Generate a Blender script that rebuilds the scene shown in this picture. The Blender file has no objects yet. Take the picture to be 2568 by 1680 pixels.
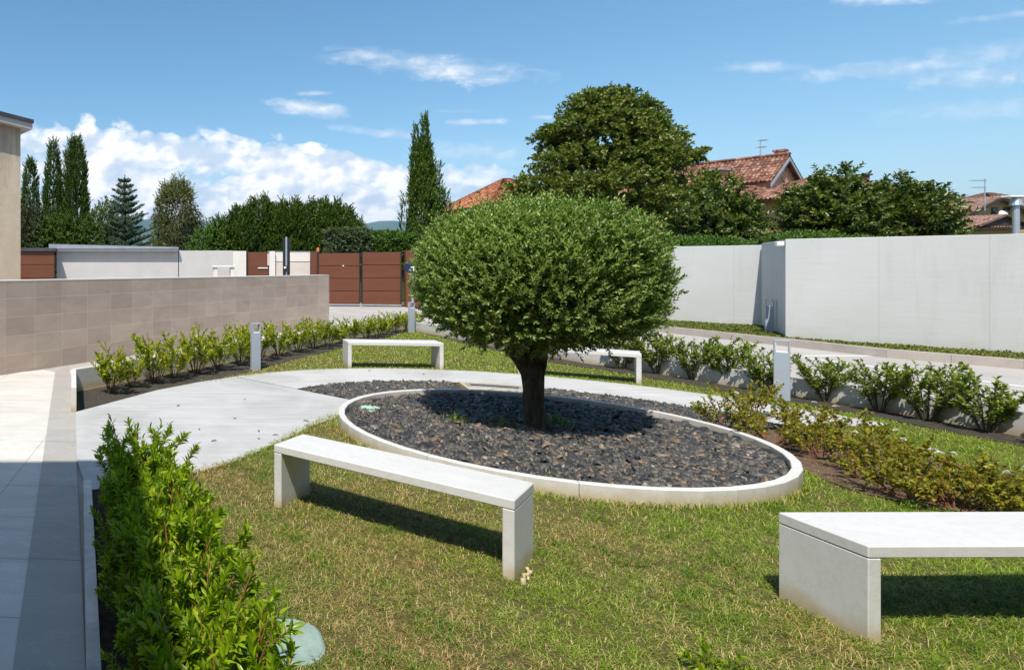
import bpy, math, random
import numpy as np
from mathutils import Vector
R_ = random.Random(7)
rng = np.random.default_rng(11)
PI = math.pi
S = bpy.context.scene
C = S.collection
EYE = 1.752
FPX, CXP, HOR = 1594.1, 317.6, 662.8          # lens of the photograph, in its own pixels

def at(px, py, Y):                              # a point seen at (px, py), Y metres away
    return Vector(((px - CXP) * Y / FPX, Y, EYE + (HOR - py) * Y / FPX))

# ---------------------------------------------------------------- objects
def link(o, parent=None):
    C.objects.link(o)
    if parent is not None: o.parent = parent
    return o
def tag(o, label=None, cat=None, group=None, kind=None):
    if label: o['label'] = label
    if cat: o['category'] = cat
    if group: o['group'] = group
    if kind: o['kind'] = kind
    return o
def thing(name, label, cat, loc=(0, 0, 0), rz=0, group=None):
    o = bpy.data.objects.new(name, None)
    o.empty_display_size = .2
    link(o); o.location = loc; o.rotation_euler = (0, 0, rz)
    return tag(o, label, cat, group)
def copy_tree(o, loc, rz, label, sc=1.0):
    c = o.copy(); link(c); c.location = loc; c.rotation_euler = (0, 0, rz); c.scale = (sc, sc, sc)
    c['label'] = label
    for ch in list(o.children):
        d = ch.copy(); link(d, c)
        for g in list(ch.children):
            h = g.copy(); link(h, d)
    return c
def np_obj(name, V, F, mat, parent=None, smooth=False):
    V = np.ascontiguousarray(V, dtype=np.float32); F = np.ascontiguousarray(F, dtype=np.int32)
    me = bpy.data.meshes.new(name)
    k = F.shape[1]
    me.vertices.add(len(V)); me.vertices.foreach_set('co', V.ravel())
    me.loops.add(F.size); me.loops.foreach_set('vertex_index', F.ravel())
    me.polygons.add(len(F)); me.polygons.foreach_set('loop_start', np.arange(0, F.size, k, dtype=np.int32))
    me.polygons.foreach_set('loop_total', np.full(len(F), k, dtype=np.int32))
    if smooth: me.polygons.foreach_set('use_smooth', np.ones(len(F), dtype=bool))
    me.update(calc_edges=True); me.validate()
    me.materials.append(mat)
    return link(bpy.data.objects.new(name, me), parent)

class MB:
    def __init__(s): s.v = []; s.f = []
    def add(s, vs, fs):
        n = len(s.v); s.v += [tuple(v) for v in vs]; s.f += [tuple(i + n for i in f) for f in fs]
    def box(s, x0, x1, y0, y1, z0, z1, bev=0.0):
        if bev <= 0:
            s.add([(x0,y0,z0),(x1,y0,z0),(x1,y1,z0),(x0,y1,z0),(x0,y0,z1),(x1,y0,z1),(x1,y1,z1),(x0,y1,z1)],
                  [(0,3,2,1),(4,5,6,7),(0,1,5,4),(1,2,6,5),(2,3,7,6),(3,0,4,7)])
        else:
            b = min(bev, (x1-x0)/3, (y1-y0)/3, (z1-z0)/3)
            me = []
            cs = [(x0,x1),(y0,y1),(z0,z1)]
            vs = []; idx = {}
            for ix in (0,1):
                for iy in (0,1):
                    for iz in (0,1):
                        c = (cs[0][ix], cs[1][iy], cs[2][iz]); sg = (1-2*ix, 1-2*iy, 1-2*iz)
                        for a in range(3):
                            p = [c[k] + (0 if k == a else sg[k]*b) for k in range(3)]
                            idx[(ix,iy,iz,a)] = len(vs); vs.append(p)
            fs = []
            for a in range(3):
                o = [k for k in range(3) if k != a]
                for e in (0,1):
                    q = []
                    for (u,v) in ((0,0),(1,0),(1,1),(0,1)):
                        t = [0,0,0]; t[a] = e; t[o[0]] = u; t[o[1]] = v
                        q.append(idx[(t[0],t[1],t[2],a)])
                    fl = (e == 1) ^ (a == 1)
                    fs.append(q if fl else q[::-1])
            for a in range(3):
                o = [k for k in range(3) if k != a]
                for u in (0,1):
                    for v in (0,1):
                        t0 = [0,0,0]; t1 = [0,0,0]
                        t0[o[0]] = t1[o[0]] = u; t0[o[1]] = t1[o[1]] = v; t0[a] = 0; t1[a] = 1
                        fs.append([idx[(*t0,o[0])], idx[(*t1,o[0])], idx[(*t1,o[1])], idx[(*t0,o[1])]])
            for ix in (0,1):
                for iy in (0,1):
                    for iz in (0,1):
                        fs.append([idx[(ix,iy,iz,k)] for k in range(3)])
            s.add(vs, fs)
    def prism(s, poly, z0, z1):
        n = len(poly)
        s.add([(x,y,z0) for x,y in poly] + [(x,y,z1) for x,y in poly],
              [tuple(range(n))[::-1], tuple(range(n, 2*n))] + [(i,(i+1)%n,n+(i+1)%n,n+i) for i in range(n)])
    def cyl(s, cx, cy, r, z0, z1, n=16, r1=None):
        r1 = r if r1 is None else r1
        s.add([(cx+r*math.cos(2*PI*i/n), cy+r*math.sin(2*PI*i/n), z0) for i in range(n)] +
              [(cx+r1*math.cos(2*PI*i/n), cy+r1*math.sin(2*PI*i/n), z1) for i in range(n)],
              [tuple(range(n))[::-1], tuple(range(n,2*n))] + [(i,(i+1)%n,n+(i+1)%n,n+i) for i in range(n)])
    def tube(s, pts, rad, n=8, jit=0):
        rings = []
        up = Vector((0,0,1))
        for i, p in enumerate(pts):
            p = Vector(p)
            d = (Vector(pts[min(i+1,len(pts)-1)]) - Vector(pts[max(i-1,0)])).normalized()
            a = d.cross(Vector((1,0,0)) if abs(d.x) < .8 else Vector((0,1,0))).normalized(); b = d.cross(a)
            ring = []
            for k in range(n):
                t = 2*PI*k/n
                rr = rad[i]*(1 + (jit*math.sin(3*t + i*1.3) + jit*.7*math.sin(5*t - i*.9) if jit else 0))
                ring.append(p + a*math.cos(t)*rr + b*math.sin(t)*rr)
            rings.append(ring)
        vs = [v for r in rings for v in r]
        fs = []
        for i in range(len(pts)-1):
            for k in range(n):
                fs.append((i*n+k, i*n+(k+1)%n, (i+1)*n+(k+1)%n, (i+1)*n+k))
        fs.append(tuple(range(n))[::-1]); fs.append(tuple(range((len(pts)-1)*n, len(pts)*n)))
        s.add(vs, fs)
    def build(s, name, mat, parent=None, smooth=False):
        me = bpy.data.meshes.new(name)
        me.from_pydata(s.v, [], s.f)
        import bmesh
        bm = bmesh.new(); bm.from_mesh(me); bmesh.ops.recalc_face_normals(bm, faces=bm.faces[:]); bm.to_mesh(me); bm.free()
        if smooth: me.polygons.foreach_set('use_smooth', np.ones(len(me.polygons), dtype=bool))
        me.materials.append(mat); me.update()
        return link(bpy.data.objects.new(name, me), parent)

# ---------------------------------------------------------------- materials
class NT:
    def __init__(s, name, coord='Object'):
        s.m = bpy.data.materials.new(name); s.m.use_nodes = True
        s.t = s.m.node_tree; s.n = s.t.nodes; s.b = s.n['Principled BSDF']
        tc = s.n.new('ShaderNodeTexCoord'); s.co = tc.outputs[coord]
    def nd(s, typ, **kw):
        x = s.n.new(typ)
        for k, v in kw.items():
            if k.startswith('i_'):
                key = k[2:].replace('_', ' ')
                for sock in x.inputs:
                    if sock.name == key and sock.enabled:
                        if hasattr(v, 'links') or isinstance(v, bpy.types.NodeSocket): s.t.links.new(v, sock)
                        else: sock.default_value = v
                        break
            else: setattr(x, k, v)
        return x
    def ln(s, a, b): s.t.links.new(a, b)
    def map(s, sc=(1,1,1), rot=(0,0,0), loc=(0,0,0), src=None):
        m = s.n.new('ShaderNodeMapping'); s.ln(src or s.co, m.inputs[0])
        m.inputs[1].default_value = loc; m.inputs[2].default_value = rot; m.inputs[3].default_value = sc
        return m.outputs[0]
    def noise(s, scale, detail=4, rough=.55, vec=None, dist=0):
        x = s.n.new('ShaderNodeTexNoise'); s.ln(vec or s.co, x.inputs['Vector'])
        x.inputs['Scale'].default_value = scale; x.inputs['Detail'].default_value = detail
        x.inputs['Roughness'].default_value = rough; x.inputs['Distortion'].default_value = dist
        return x.outputs['Fac']
    def ramp(s, fac, stops):
        r = s.n.new('ShaderNodeValToRGB'); s.ln(fac, r.inputs[0])
        e = r.color_ramp.elements
        while len(e) < len(stops): e.new(.5)
        for i, (p, c) in enumerate(stops):
            e[i].position = p; e[i].color = (*c, 1) if len(c) == 3 else c
        return r.outputs[0]
    def mix(s, fac, a, b, mode='MIX'):
        x = s.n.new('ShaderNodeMix'); x.data_type = 'RGBA'; x.blend_type = mode
        for v, i in ((fac, 0), (a, 6), (b, 7)):
            if isinstance(v, bpy.types.NodeSocket): s.ln(v, x.inputs[i])
            elif i == 0: x.inputs[0].default_value = v
            else: x.inputs[i].default_value = (*v, 1)
        return x.outputs[2]
    def math(s, op, a, b=None, clamp=False):
        x = s.n.new('ShaderNodeMath'); x.operation = op; x.use_clamp = clamp
        for v, i in ((a, 0), (b, 1)):
            if v is None: continue
            if isinstance(v, bpy.types.NodeSocket): s.ln(v, x.inputs[i])
            else: x.inputs[i].default_value = v
        return x.outputs[0]
    def bump(s, h, strength=.3, dist=.01, normal=None):
        x = s.n.new('ShaderNodeBump'); s.ln(h, x.inputs['Height'])
        x.inputs['Strength'].default_value = strength; x.inputs['Distance'].default_value = dist
        if normal: s.ln(normal, x.inputs['Normal'])
        return x.outputs[0]
    def fin(s, col, rough=.7, nrm=None, spec=.4, metal=0):
        if isinstance(col, bpy.types.NodeSocket): s.ln(col, s.b.inputs['Base Color'])
        else: s.b.inputs['Base Color'].default_value = (*col, 1)
        if isinstance(rough, bpy.types.NodeSocket): s.ln(rough, s.b.inputs['Roughness'])
        else: s.b.inputs['Roughness'].default_value = rough
        s.b.inputs['Specular IOR Level'].default_value = spec
        s.b.inputs['Metallic'].default_value = metal
        if nrm: s.ln(nrm, s.b.inputs['Normal'])
        return s.m

def simple(name, c, rough=.6, var=.12, scale=8, metal=0, spec=.4, bump=.15, bd=.004, bs=60):
    t = NT(name)
    a = tuple(x*(1-var) for x in c); b = tuple(min(1, x*(1+var)) for x in c)
    col = t.ramp(t.noise(scale, 5), [(.3, a), (.7, b)])
    nrm = t.bump(t.noise(bs, 3), bump, bd) if bump else None
    return t.fin(col, rough, nrm, spec, metal)

def stone(name, c, streak=(1, 1, 1), dirt=True, rough=.55, hot=.06, speck=True):
    t = NT(name)
    base = t.ramp(t.noise(2.2, 8, .62, t.map(streak)), [(.25, tuple(x*(1-hot) for x in c)), (.75, tuple(min(.92, x*(1+hot)) for x in c))])
    if speck:
        fine = t.ramp(t.noise(18, 8, .8), [(.34, (.84,.84,.84)), (.5, (1,1,1))])
        base = t.mix(.5*float(speck), base, fine, 'MULTIPLY')
        vein = t.ramp(t.noise(5, 6, .7, t.map(tuple(s_*1.7 for s_ in streak)), .6), [(.47, (1,1,1)), (.5, (.86,.86,.85)), (.53, (1,1,1))])
        base = t.mix(.55*min(1, 1.6*float(speck)), base, vein, 'MULTIPLY')
    if dirt:
        sep = t.nd('ShaderNodeSeparateXYZ'); t.ln(t.co, sep.inputs[0])
        h = t.math('ADD', sep.outputs[2], t.math('MULTIPLY', t.math('SUBTRACT', t.noise(9, 5), .5), .12))
        f = t.ramp(h, [(.02, (1,1,1)), (.11, (0,0,0))])
        base = t.mix(f, base, (c[0]*.78, c[1]*.66, c[2]*.44))
    nrm = t.bump(t.noise(140, 3), .12, .002)
    return t.fin(base, rough, nrm, .35)

def leafmat(name, c1, c2, c3=None, rough=.45, trans=.35, spec=.45, tint=(.9, 1.25, .35)):
    """colour differs from leaf to leaf; part of the light passes through"""
    t = NT(name)
    g = t.n.new('ShaderNodeNewGeometry')
    stops = [(0, c1), (.75, c2)] + ([(.93, c2), (1, c3)] if c3 else [(1, tuple(x*1.15 for x in c2))])
    col = t.ramp(g.outputs['Random Per Island'], stops)
    big = t.ramp(t.noise(.9, 3), [(.3, (.8,.82,.8)), (.7, (1.15,1.12,1.0))])
    col = t.mix(1, col, big, 'MULTIPLY')
    m = t.fin(col, rough, None, spec)
    tr = t.n.new('ShaderNodeBsdfTranslucent')
    t.ln(t.mix(1, col, tint, 'MULTIPLY'), tr.inputs[0])
    mx = t.n.new('ShaderNodeMixShader'); mx.inputs[0].default_value = trans
    t.ln(t.b.outputs[0], mx.inputs[1]); t.ln(tr.outputs[0], mx.inputs[2])
    out = [n for n in t.n if n.type == 'OUTPUT_MATERIAL'][0]
    t.ln(mx.outputs[0], out.inputs[0])
    return m

M = {}
M['bench'] = stone('white_bench_stone', (.57, .555, .525), (.35, 1, 1), speck=1.0)
M['kerb_white'] = stone('white_kerb_stone', (.59, .565, .525), (1, 1, 1))
M['kerb_grey'] = stone('pale_kerb_stone', (.56, .54, .51))
M['kerb_worn'] = stone('worn_kerb_concrete', (.58, .58, .57), hot=.55)
M['kerb_drive'] = stone('drive_kerb', (.42, .37, .32), dirt=False, hot=.12)

def floor_concrete(nm, k, rot, tint):
    t = NT(nm)
    br = t.noise(3, 8, .7, t.map((.35, 3.2, 1), (0, 0, rot)))
    col = t.ramp(br, [(p_, tuple(k*a_*b_ for a_, b_ in zip(c_, tint))) for p_, c_ in ((.25, (.48, .475, .46)), (.5, (.58, .575, .56)), (.75, (.65, .645, .63)))])
    st = t.ramp(t.noise(.8, 8, .7, None, .8), [(.34, (.78,.77,.75)), (.5, (.97,.97,.97)), (.62, (1.05,1.05,1.05))])
    col = t.mix(.8, col, st, 'MULTIPLY')
    sp = t.ramp(t.noise(26, 5, .7), [(.28, (.72,.69,.66)), (.38, (1,1,1))])
    col = t.mix(.5, col, sp, 'MULTIPLY')
    nrm = t.bump(t.noise(5, 8, .8, t.map((2, 30, 1), (0,0,rot))), .25, .004)
    return t.fin(col, .8, nrm, .3)
M['path'] = floor_concrete('path_concrete', .74, .45, (1, .995, .985))
M['path_ring'] = floor_concrete('ring_path_concrete', .78, 1.9, (1.0, .975, .945))

def paving(name, c, w, h, mort, off=0.0, rot=0, veins=.2, mc=None):
    t = NT(name)
    v = t.map((1,1,1), (0,0,rot))
    b = t.n.new('ShaderNodeTexBrick'); t.ln(v, b.inputs['Vector'])
    b.offset = off; b.squash = 1
    b.inputs['Scale'].default_value = 1; b.inputs['Brick Width'].default_value = w; b.inputs['Row Height'].default_value = h
    b.inputs['Mortar Size'].default_value = mort; b.inputs['Mortar Smooth'].default_value = .1; b.inputs['Bias'].default_value = 0
    b.inputs['Color1'].default_value = (*[x*.96 for x in c], 1); b.inputs['Color2'].default_value = (*[min(1,x*1.03) for x in c], 1)
    mc = mc or tuple(x*.45 for x in c)
    b.inputs['Mortar'].default_value = (*mc, 1)
    n = t.ramp(t.noise(1.6, 8, .65, t.map((.5, 2.2, 1), (0,0,rot+.2)), .8), [(.3, (1-veins,)*3), (.65, (1,1,1))])
    vn = t.ramp(t.noise(1.1, 9, .75, t.map((1, 1.4, 1), (0,0,.8)), 1.2), [(.485, (1,1,1)), (.5, (1.18,1.18,1.2)), (.515, (1,1,1))])
    col = t.mix(1, t.mix(1, b.outputs['Color'], n, 'MULTIPLY'), vn, 'MULTIPLY')
    inv = t.math('SUBTRACT', 1, b.outputs['Fac'])
    nrm = t.bump(inv, .6, .004, t.bump(t.noise(50, 4), .08, .003))
    return t.fin(col, .55, nrm, .4)
M['paving'] = paving('large_pale_paving', (.62, .575, .515), 1.4, .62, .003, 0, .09)
M['strip'] = paving('grey_stone_strip', (.38, .35, .315), 3.0, 1.24, .0035, 0, .09, .16)
M['walk'] = paving('pale_walk_paving', (.66, .60, .54), .6, .6, .004, .5, .78)
M['drive'] = None
def drive():
    t = NT('drive_asphalt')
    col = t.ramp(t.noise(1.2, 7, .6, t.map((1, .4, 1))), [(.3, (.355, .325, .295)), (.7, (.43, .395, .36))])
    sp = t.ramp(t.noise(70, 3, .7), [(.35, (.75,.75,.75)), (.6, (1.06,1.06,1.06))])
    col = t.mix(.7, col, sp, 'MULTIPLY')
    return t.fin(col, .85, t.bump(t.noise(120, 3), .3, .004), .3)
M['drive'] = drive()

def tilewall():
    t = NT('brown_stone_wall_tiles')
    sep = t.nd('ShaderNodeSeparateXYZ'); t.ln(t.co, sep.inputs[0])
    cb = t.nd('ShaderNodeCombineXYZ'); t.ln(sep.outputs[0], cb.inputs[0]); t.ln(sep.outputs[2], cb.inputs[1])
    b = t.n.new('ShaderNodeTexBrick'); t.ln(cb.outputs[0], b.inputs['Vector'])
    b.offset = 0.0; b.squash = 1
    for k, v in (('Scale', 1), ('Brick Width', .6), ('Row Height', .3), ('Mortar Size', .0036), ('Mortar Smooth', .2), ('Bias', 0)):
        b.inputs[k].default_value = v
    b.inputs['Color1'].default_value = (.47, .365, .29, 1); b.inputs['Color2'].default_value = (.57, .45, .36, 1); b.inputs['Mortar'].default_value = (.68, .58, .47, 1)
    v2 = t.ramp(t.noise(1.4, 8, .65, t.map((1, 1, 2.2), (0, .5, 0)), .6), [(.3, (.84,.83,.83)), (.7, (1.08,1.08,1.07))])
    col = t.mix(1, b.outputs['Color'], v2, 'MULTIPLY')
    f = t.ramp(t.noise(45, 4, .7, t.map((1, 1, 3))), [(.35, (.88,.88,.88)), (.6, (1.03,1.03,1.03))])
    col = t.mix(.8, col, f, 'MULTIPLY')
    nrm = t.bump(t.noise(16, 7, .7, t.map((.8, 1, 2.5), (0,.5,0))), .35, .006, t.bump(t.math('SUBTRACT', 1, b.outputs['Fac']), .5, .003))
    return t.fin(col, .6, nrm, .35)
M['tile'] = tilewall()

def boardwall(name, c, joint=1.35, line=.5, cool=1):
    t = NT(name)
    sep = t.nd('ShaderNodeSeparateXYZ'); t.ln(t.co, sep.inputs[0])
    cb = t.nd('ShaderNodeCombineXYZ'); t.ln(sep.outputs[0], cb.inputs[0]); t.ln(sep.outputs[2], cb.inputs[1])
    b = t.n.new('ShaderNodeTexBrick'); t.ln(cb.outputs[0], b.inputs['Vector']); b.offset = 0
    for k, v in (('Scale', 1), ('Brick Width', joint), ('Row Height', 5), ('Mortar Size', .006), ('Mortar Smooth', 1), ('Bias', 0)):
        b.inputs[k].default_value = v
    b.inputs['Color1'].default_value = (*[x*.97 for x in c], 1); b.inputs['Color2'].default_value = (*[x*1.02 for x in c], 1)
    b.inputs['Mortar'].default_value = (*[x*.72 for x in c], 1)
    hz = t.noise(2.2, 8, .8, t.map((.5, 1, 9)))
    l = t.ramp(hz, [(.33, (.70,.70,.68)), (.38, (.93,.93,.92)), (.5, (.99,.99,.99)), (.7, (1.05,1.05,1.05))])
    col = t.mix(line, b.outputs['Color'], l, 'MULTIPLY')
    big = t.ramp(t.noise(.5, 5, .6), [(.3, (.93,.93,.92)), (.7, (1.03,1.03,1.04))])
    col = t.mix(1, col, big, 'MULTIPLY')
    pit = t.ramp(t.noise(13, 3, .5, t.map((.5, 1, 2.2))), [(.24, (.62,.62,.62)), (.29, (1,1,1))])
    col = t.mix(.6, col, pit, 'MULTIPLY')
    dr = t.ramp(t.noise(2.6, 5, .7, t.map((1, 1, .12))), [(.30, (.86,.86,.85)), (.46, (1,1,1))])
    col = t.mix(.7, col, dr, 'MULTIPLY')
    h = t.math('ADD', sep.outputs[2], t.math('MULTIPLY', t.math('SUBTRACT', t.noise(3, 5), .5), .5))
    f = t.ramp(h, [(.02, (.55,.55,.55)), (.3, (0,0,0))])
    col = t.mix(f, col, (c[0]*.86, c[1]*.8, c[2]*.62))
    return t.fin(col, .75, t.bump(hz, .25, .006), .3)
M['wall'] = boardwall('white_board_marked_concrete', (.53, .535, .515), 1.35, .7)
M['stucco'] = simple('pale_stucco', (.50, .475, .45), .85, .06, 1.5, bump=.2)
M['stucco_w'] = simple('white_stucco', (.68, .63, .575), .85, .05, 2, bump=.2)
M['plaster_dark'] = simple('brown_grey_render', (.24, .21, .18), .9, .08, 1)
M['cream'] = simple('cream_panel', (.60, .52, .45), .7, .06, 3)
M['coping'] = simple('grey_metal_coping', (.30, .32, .35), .4, .1, 3, spec=.5)
M['coping_d'] = simple('dark_roof_edge', (.06, .06, .07), .5, .2, 3)
M['brown'] = None
def brownpanel():
    t = NT('rust_brown_metal_panel')
    col = t.ramp(t.noise(1.2, 6, .6, t.map((.6, 1, 4))), [(.3, (.125, .040, .018)), (.7, (.155, .052, .025))])
    return t.fin(col, .5, t.bump(t.noise(8, 3, .5, t.map((.2,1,6))), .1, .01), .45)
M['brown'] = brownpanel()
M['brown_dark'] = simple('dark_gap_metal', (.03, .018, .014), .6, .2)
M['steel'] = simple('galvanised_steel', (.50, .52, .55), .4, .1, 6, metal=.6)
M['black'] = simple('black_plastic', (.02, .022, .028), .45, .2)
M['bollard'] = simple('light_grey_coated_metal', (.33, .37, .42), .42, .05, 4, spec=.5, bump=.05)
M['bollard_in'] = simple('white_reflector', (.8, .8, .8), .35, .03)
M['orange'] = simple('orange_beacon_plastic', (.9, .16, .02), .3, .05)
M['whiteplastic'] = simple('white_plastic', (.8, .8, .78), .35, .03)
M['lid'] = None
def lidm(name, c):
    t = NT(name)
    col = t.ramp(t.noise(7, 7, .7), [(.3, tuple(x*.7 for x in c)), (.6, c), (.8, (.45,.47,.38))])
    return t.fin(col, .6, t.bump(t.noise(30, 5), .4, .004), .3)
M['lid'] = lidm('faded_green_plastic_lid', (.26, .34, .29))
M['lid2'] = lidm('pale_mint_plastic_lid', (.40, .66, .48))
M['bluesign'] = simple('blue_sign_sheet', (.012, .03, .10), .4, .05)

def barkm(name, a, b, sc=9, bd=.03):
    t = NT(name)
    n = t.noise(sc, 8, .7, t.map((1, 1, .28)), .5)
    col = t.ramp(n, [(.3, a), (.65, b)])
    return t.fin(col, .9, t.bump(n, .9, bd), .2)
M['bark'] = barkm('dark_ridged_bark', (.012, .010, .008), (.14, .125, .085), 14, .05)
M['bark_far'] = barkm('brown_bark', (.04, .03, .02), (.12, .09, .065), 4)
M['twig'] = barkm('twig_bark', (.07, .05, .03), (.16, .12, .075), 20, .002)
M['twig_red'] = barkm('red_twig_bark', (.16, .05, .025), (.24, .10, .05), 20, .002)

M['lf_tree'] = leafmat('clipped_tree_leaves', (.08, .135, .024), (.30, .385, .10), (.54, .60, .24), .42, .32, .5)
M['lf_hedge'] = leafmat('glossy_hedge_leaves', (.12, .20, .006), (.34, .45, .012), (.50, .53, .03), .36, .45, .5)
M['lf_yellow'] = leafmat('yellow_green_shrub_leaves', (.16, .19, .010), (.46, .46, .02), (.66, .60, .06), .42, .42)
M['lf_shrub'] = leafmat('mid_green_shrub_leaves', (.09, .13, .012), (.25, .30, .04), (.44, .46, .08), .42, .38)
M['lf_rose'] = leafmat('bronzed_rose_leaves', (.13, .13, .014), (.40, .36, .03), (.38, .17, .05), .45, .4)
M['lf_big'] = leafmat('broad_tree_leaves', (.055, .08, .010), (.20, .23, .035), (.40, .39, .09), .42, .34)
M['lf_mag'] = leafmat('magnolia_leaves', (.03, .055, .006), (.115, .155, .016), (.28, .29, .05), .38, .22, .5)
M['lf_cyp'] = leafmat('cypress_foliage', (.034, .07, .010), (.095, .15, .028), None, .6, .15, .2)
M['lf_cyp2'] = leafmat('light_cypress_foliage', (.045, .09, .010), (.14, .20, .03), None, .55, .2, .3)
M['lf_lay'] = leafmat('dense_conifer_foliage', (.02, .05, .005), (.095, .15, .018), None, .6, .15, .2)
M['lf_cedar'] = leafmat('blue_green_needles', (.036, .065, .036), (.11, .16, .10), None, .6, .12, .2)
M['lf_birch'] = leafmat('birch_leaves', (.08, .09, .03), (.20, .20, .075), (.3, .24, .13), .5, .38)
M['lf_bright'] = leafmat('bright_hedge_leaves', (.05, .11, .012), (.11, .19, .022), None, .45, .3)
M['lf_olive'] = leafmat('grey_green_hedge_leaves', (.06, .085, .035), (.13, .16, .075), None, .5, .25)
M['lf_brown'] = leafmat('brownish_shrub_leaves', (.035, .048, .015), (.075, .085, .03), (.11,.08,.04), .55, .2)
M['petal'] = leafmat('white_petals', (.75, .72, .66), (.82, .80, .76), None, .5, .3, .3, (1, 1, .95))

def grassmat():
    t = NT('lawn_grass_blades')
    g = t.n.new('ShaderNodeNewGeometry')
    rnd = g.outputs['Random Per Island']
    green = t.ramp(rnd, [(0, (.09, .16, .008)), (.6, (.235, .325, .02)), (1, (.46, .51, .095))])
    dry = t.ramp(rnd, [(0, (.20, .115, .035)), (.55, (.42, .27, .085)), (1, (.68, .52, .25))])
    sep = t.nd('ShaderNodeSeparateXYZ'); t.ln(t.co, sep.inputs[0])
    patch = t.math('ADD', t.math('MULTIPLY', t.noise(1.1, 3, .6), .62), t.math('MULTIPLY', t.noise(5.5, 6, .72), .38))
    side = t.math('MULTIPLY', t.math('SUBTRACT', sep.outputs[0], 2.4), -.04)     # drier towards the paving
    p2 = t.math('ADD', t.math('ADD', patch, side), t.math('MULTIPLY', t.math('SUBTRACT', rnd, .5), .34))
    f = t.ramp(p2, [(.512, (0,0,0)), (.59, (1,1,1))])
    col = t.mix(f, green, dry)
    m = t.fin(col, .5, None, .3)
    tr = t.n.new('ShaderNodeBsdfTranslucent'); t.ln(t.mix(1, col, (.95, 1.15, .5), 'MULTIPLY'), tr.inputs[0])
    mx = t.n.new('ShaderNodeMixShader'); mx.inputs[0].default_value = .3
    t.ln(t.b.outputs[0], mx.inputs[1]); t.ln(tr.outputs[0], mx.inputs[2])
    t.ln(mx.outputs[0], [n for n in t.n if n.type == 'OUTPUT_MATERIAL'][0].inputs[0])
    return m
M['grass'] = grassmat()
M['verge'] = leafmat('olive_verge_grass', (.06, .09, .012), (.15, .18, .03), (.26, .23, .09), .6, .25, .2, (.95, 1.1, .5))
M['tuft'] = leafmat('green_grass_tufts', (.05, .115, .006), (.16, .26, .018), (.36, .44, .06), .5, .32, .3, (.95, 1.15, .5))
def soilm(name, a, b, rough=.95, sc=14):
    t = NT(name)
    n = t.noise(sc, 9, .75)
    col = t.ramp(n, [(.3, a), (.7, b)])
    return t.fin(col, rough, t.bump(n, .9, .04), .15)
M['turf'] = soilm('turf_soil', (.055, .055, .018), (.23, .18, .065), sc=30)
M['mulch'] = soilm('dark_mulch', (.028, .024, .02), (.12, .10, .078), sc=26)
M['redmulch'] = soilm('reddish_mulch', (.09, .05, .035), (.26, .16, .115), sc=22)
M['slatebed'] = soilm('slate_dust', (.03, .029, .027), (.08, .074, .066))
M['ground'] = soilm('far_ground', (.06, .07, .03), (.15, .14, .07), sc=.3)

def slatem():
    t = NT('slate_chips')
    g = t.n.new('ShaderNodeNewGeometry')
    col = t.ramp(g.outputs['Random Per Island'], [(0, (.024, .024, .024)), (.45, (.062, .059, .056)), (.75, (.10, .089, .074)), (.90, (.15, .112, .076)), (.97, (.21, .14, .085)), (1, (.33, .30, .25))])
    f = t.ramp(t.noise(30, 5), [(.3, (.75,.75,.75)), (.7, (1.15,1.15,1.15))])
    return t.fin(t.mix(1, col, f, 'MULTIPLY'), .55, t.bump(t.noise(60, 4), .4, .004), .4)
M['slate'] = slatem()
def rooft(name, a, b, c):
    t = NT(name)
    n = t.noise(1.1, 9, .8)
    v = t.n.new('ShaderNodeTexVoronoi'); t.ln(t.map((3.6, 3.6, 3.6)), v.inputs['Vector']); v.inputs['Scale'].default_value = 1
    sep = t.nd('ShaderNodeSeparateColor'); t.ln(v.outputs['Color'], sep.inputs[0])
    col = t.ramp(t.math('ADD', t.math('MULTIPLY', n, .5), t.math('MULTIPLY', sep.outputs[0], .5)), [(.25, a), (.5, b), (.8, c)])
    return t.fin(col, .85, t.bump(sep.outputs[0], .5, .05), .2)
M['roof'] = rooft('terracotta_roof_tiles', (.09, .045, .035), (.22, .098, .066), (.38, .235, .165))
M['roof_or'] = rooft('orange_roof_tiles', (.15, .05, .03), (.36, .115, .055), (.48, .26, .15))
M['roof_br'] = rooft('brown_roof_tiles', (.15, .085, .065), (.23, .135, .105), (.29, .18, .14))
M['pink'] = simple('pink_plaster', (.62, .28, .21), .9, .08, 2)
M['yellow'] = simple('yellow_plaster', (.68, .46, .19), .9, .06, 2)
M['ochre'] = simple('ochre_plaster', (.40, .28, .15), .9, .06, 2)
M['darkwood'] = simple('dark_wood', (.04, .028, .02), .6, .2)
M['glass'] = simple('dark_window_glass', (.02, .025, .03), .1, .1, spec=.6, bump=0)
def oldplaster():
    t = NT('stained_plaster')
    n = t.noise(1.3, 8, .65)
    col = t.ramp(n, [(.3, (.58, .46, .33)), (.7, (.75, .61, .45))])
    sep = t.nd('ShaderNodeSeparateXYZ'); t.ln(t.co, sep.inputs[0])
    st = t.noise(4.5, 5, .7, t.map((1, 1, .12)))
    h = t.math('SUBTRACT', sep.outputs[2], t.math('MULTIPLY', st, 3.4))
    f = t.ramp(t.math('MULTIPLY', t.math('SUBTRACT', h, 1.5), .6), [(.2, (0,0,0)), (1, (.75,.75,.75))])
    col = t.mix(f, col, (.16, .145, .13))
    return t.fin(col, .9, t.bump(t.noise(9, 7, .7), .4, .02), .2)
M['plaster'] = oldplaster()
M['hill'] = simple('wooded_hill', (.05, .085, .045), 1, .35, .002, bump=0)
M['tank'] = simple('pale_render', (.55, .52, .48), .8, .05, 1)

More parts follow.
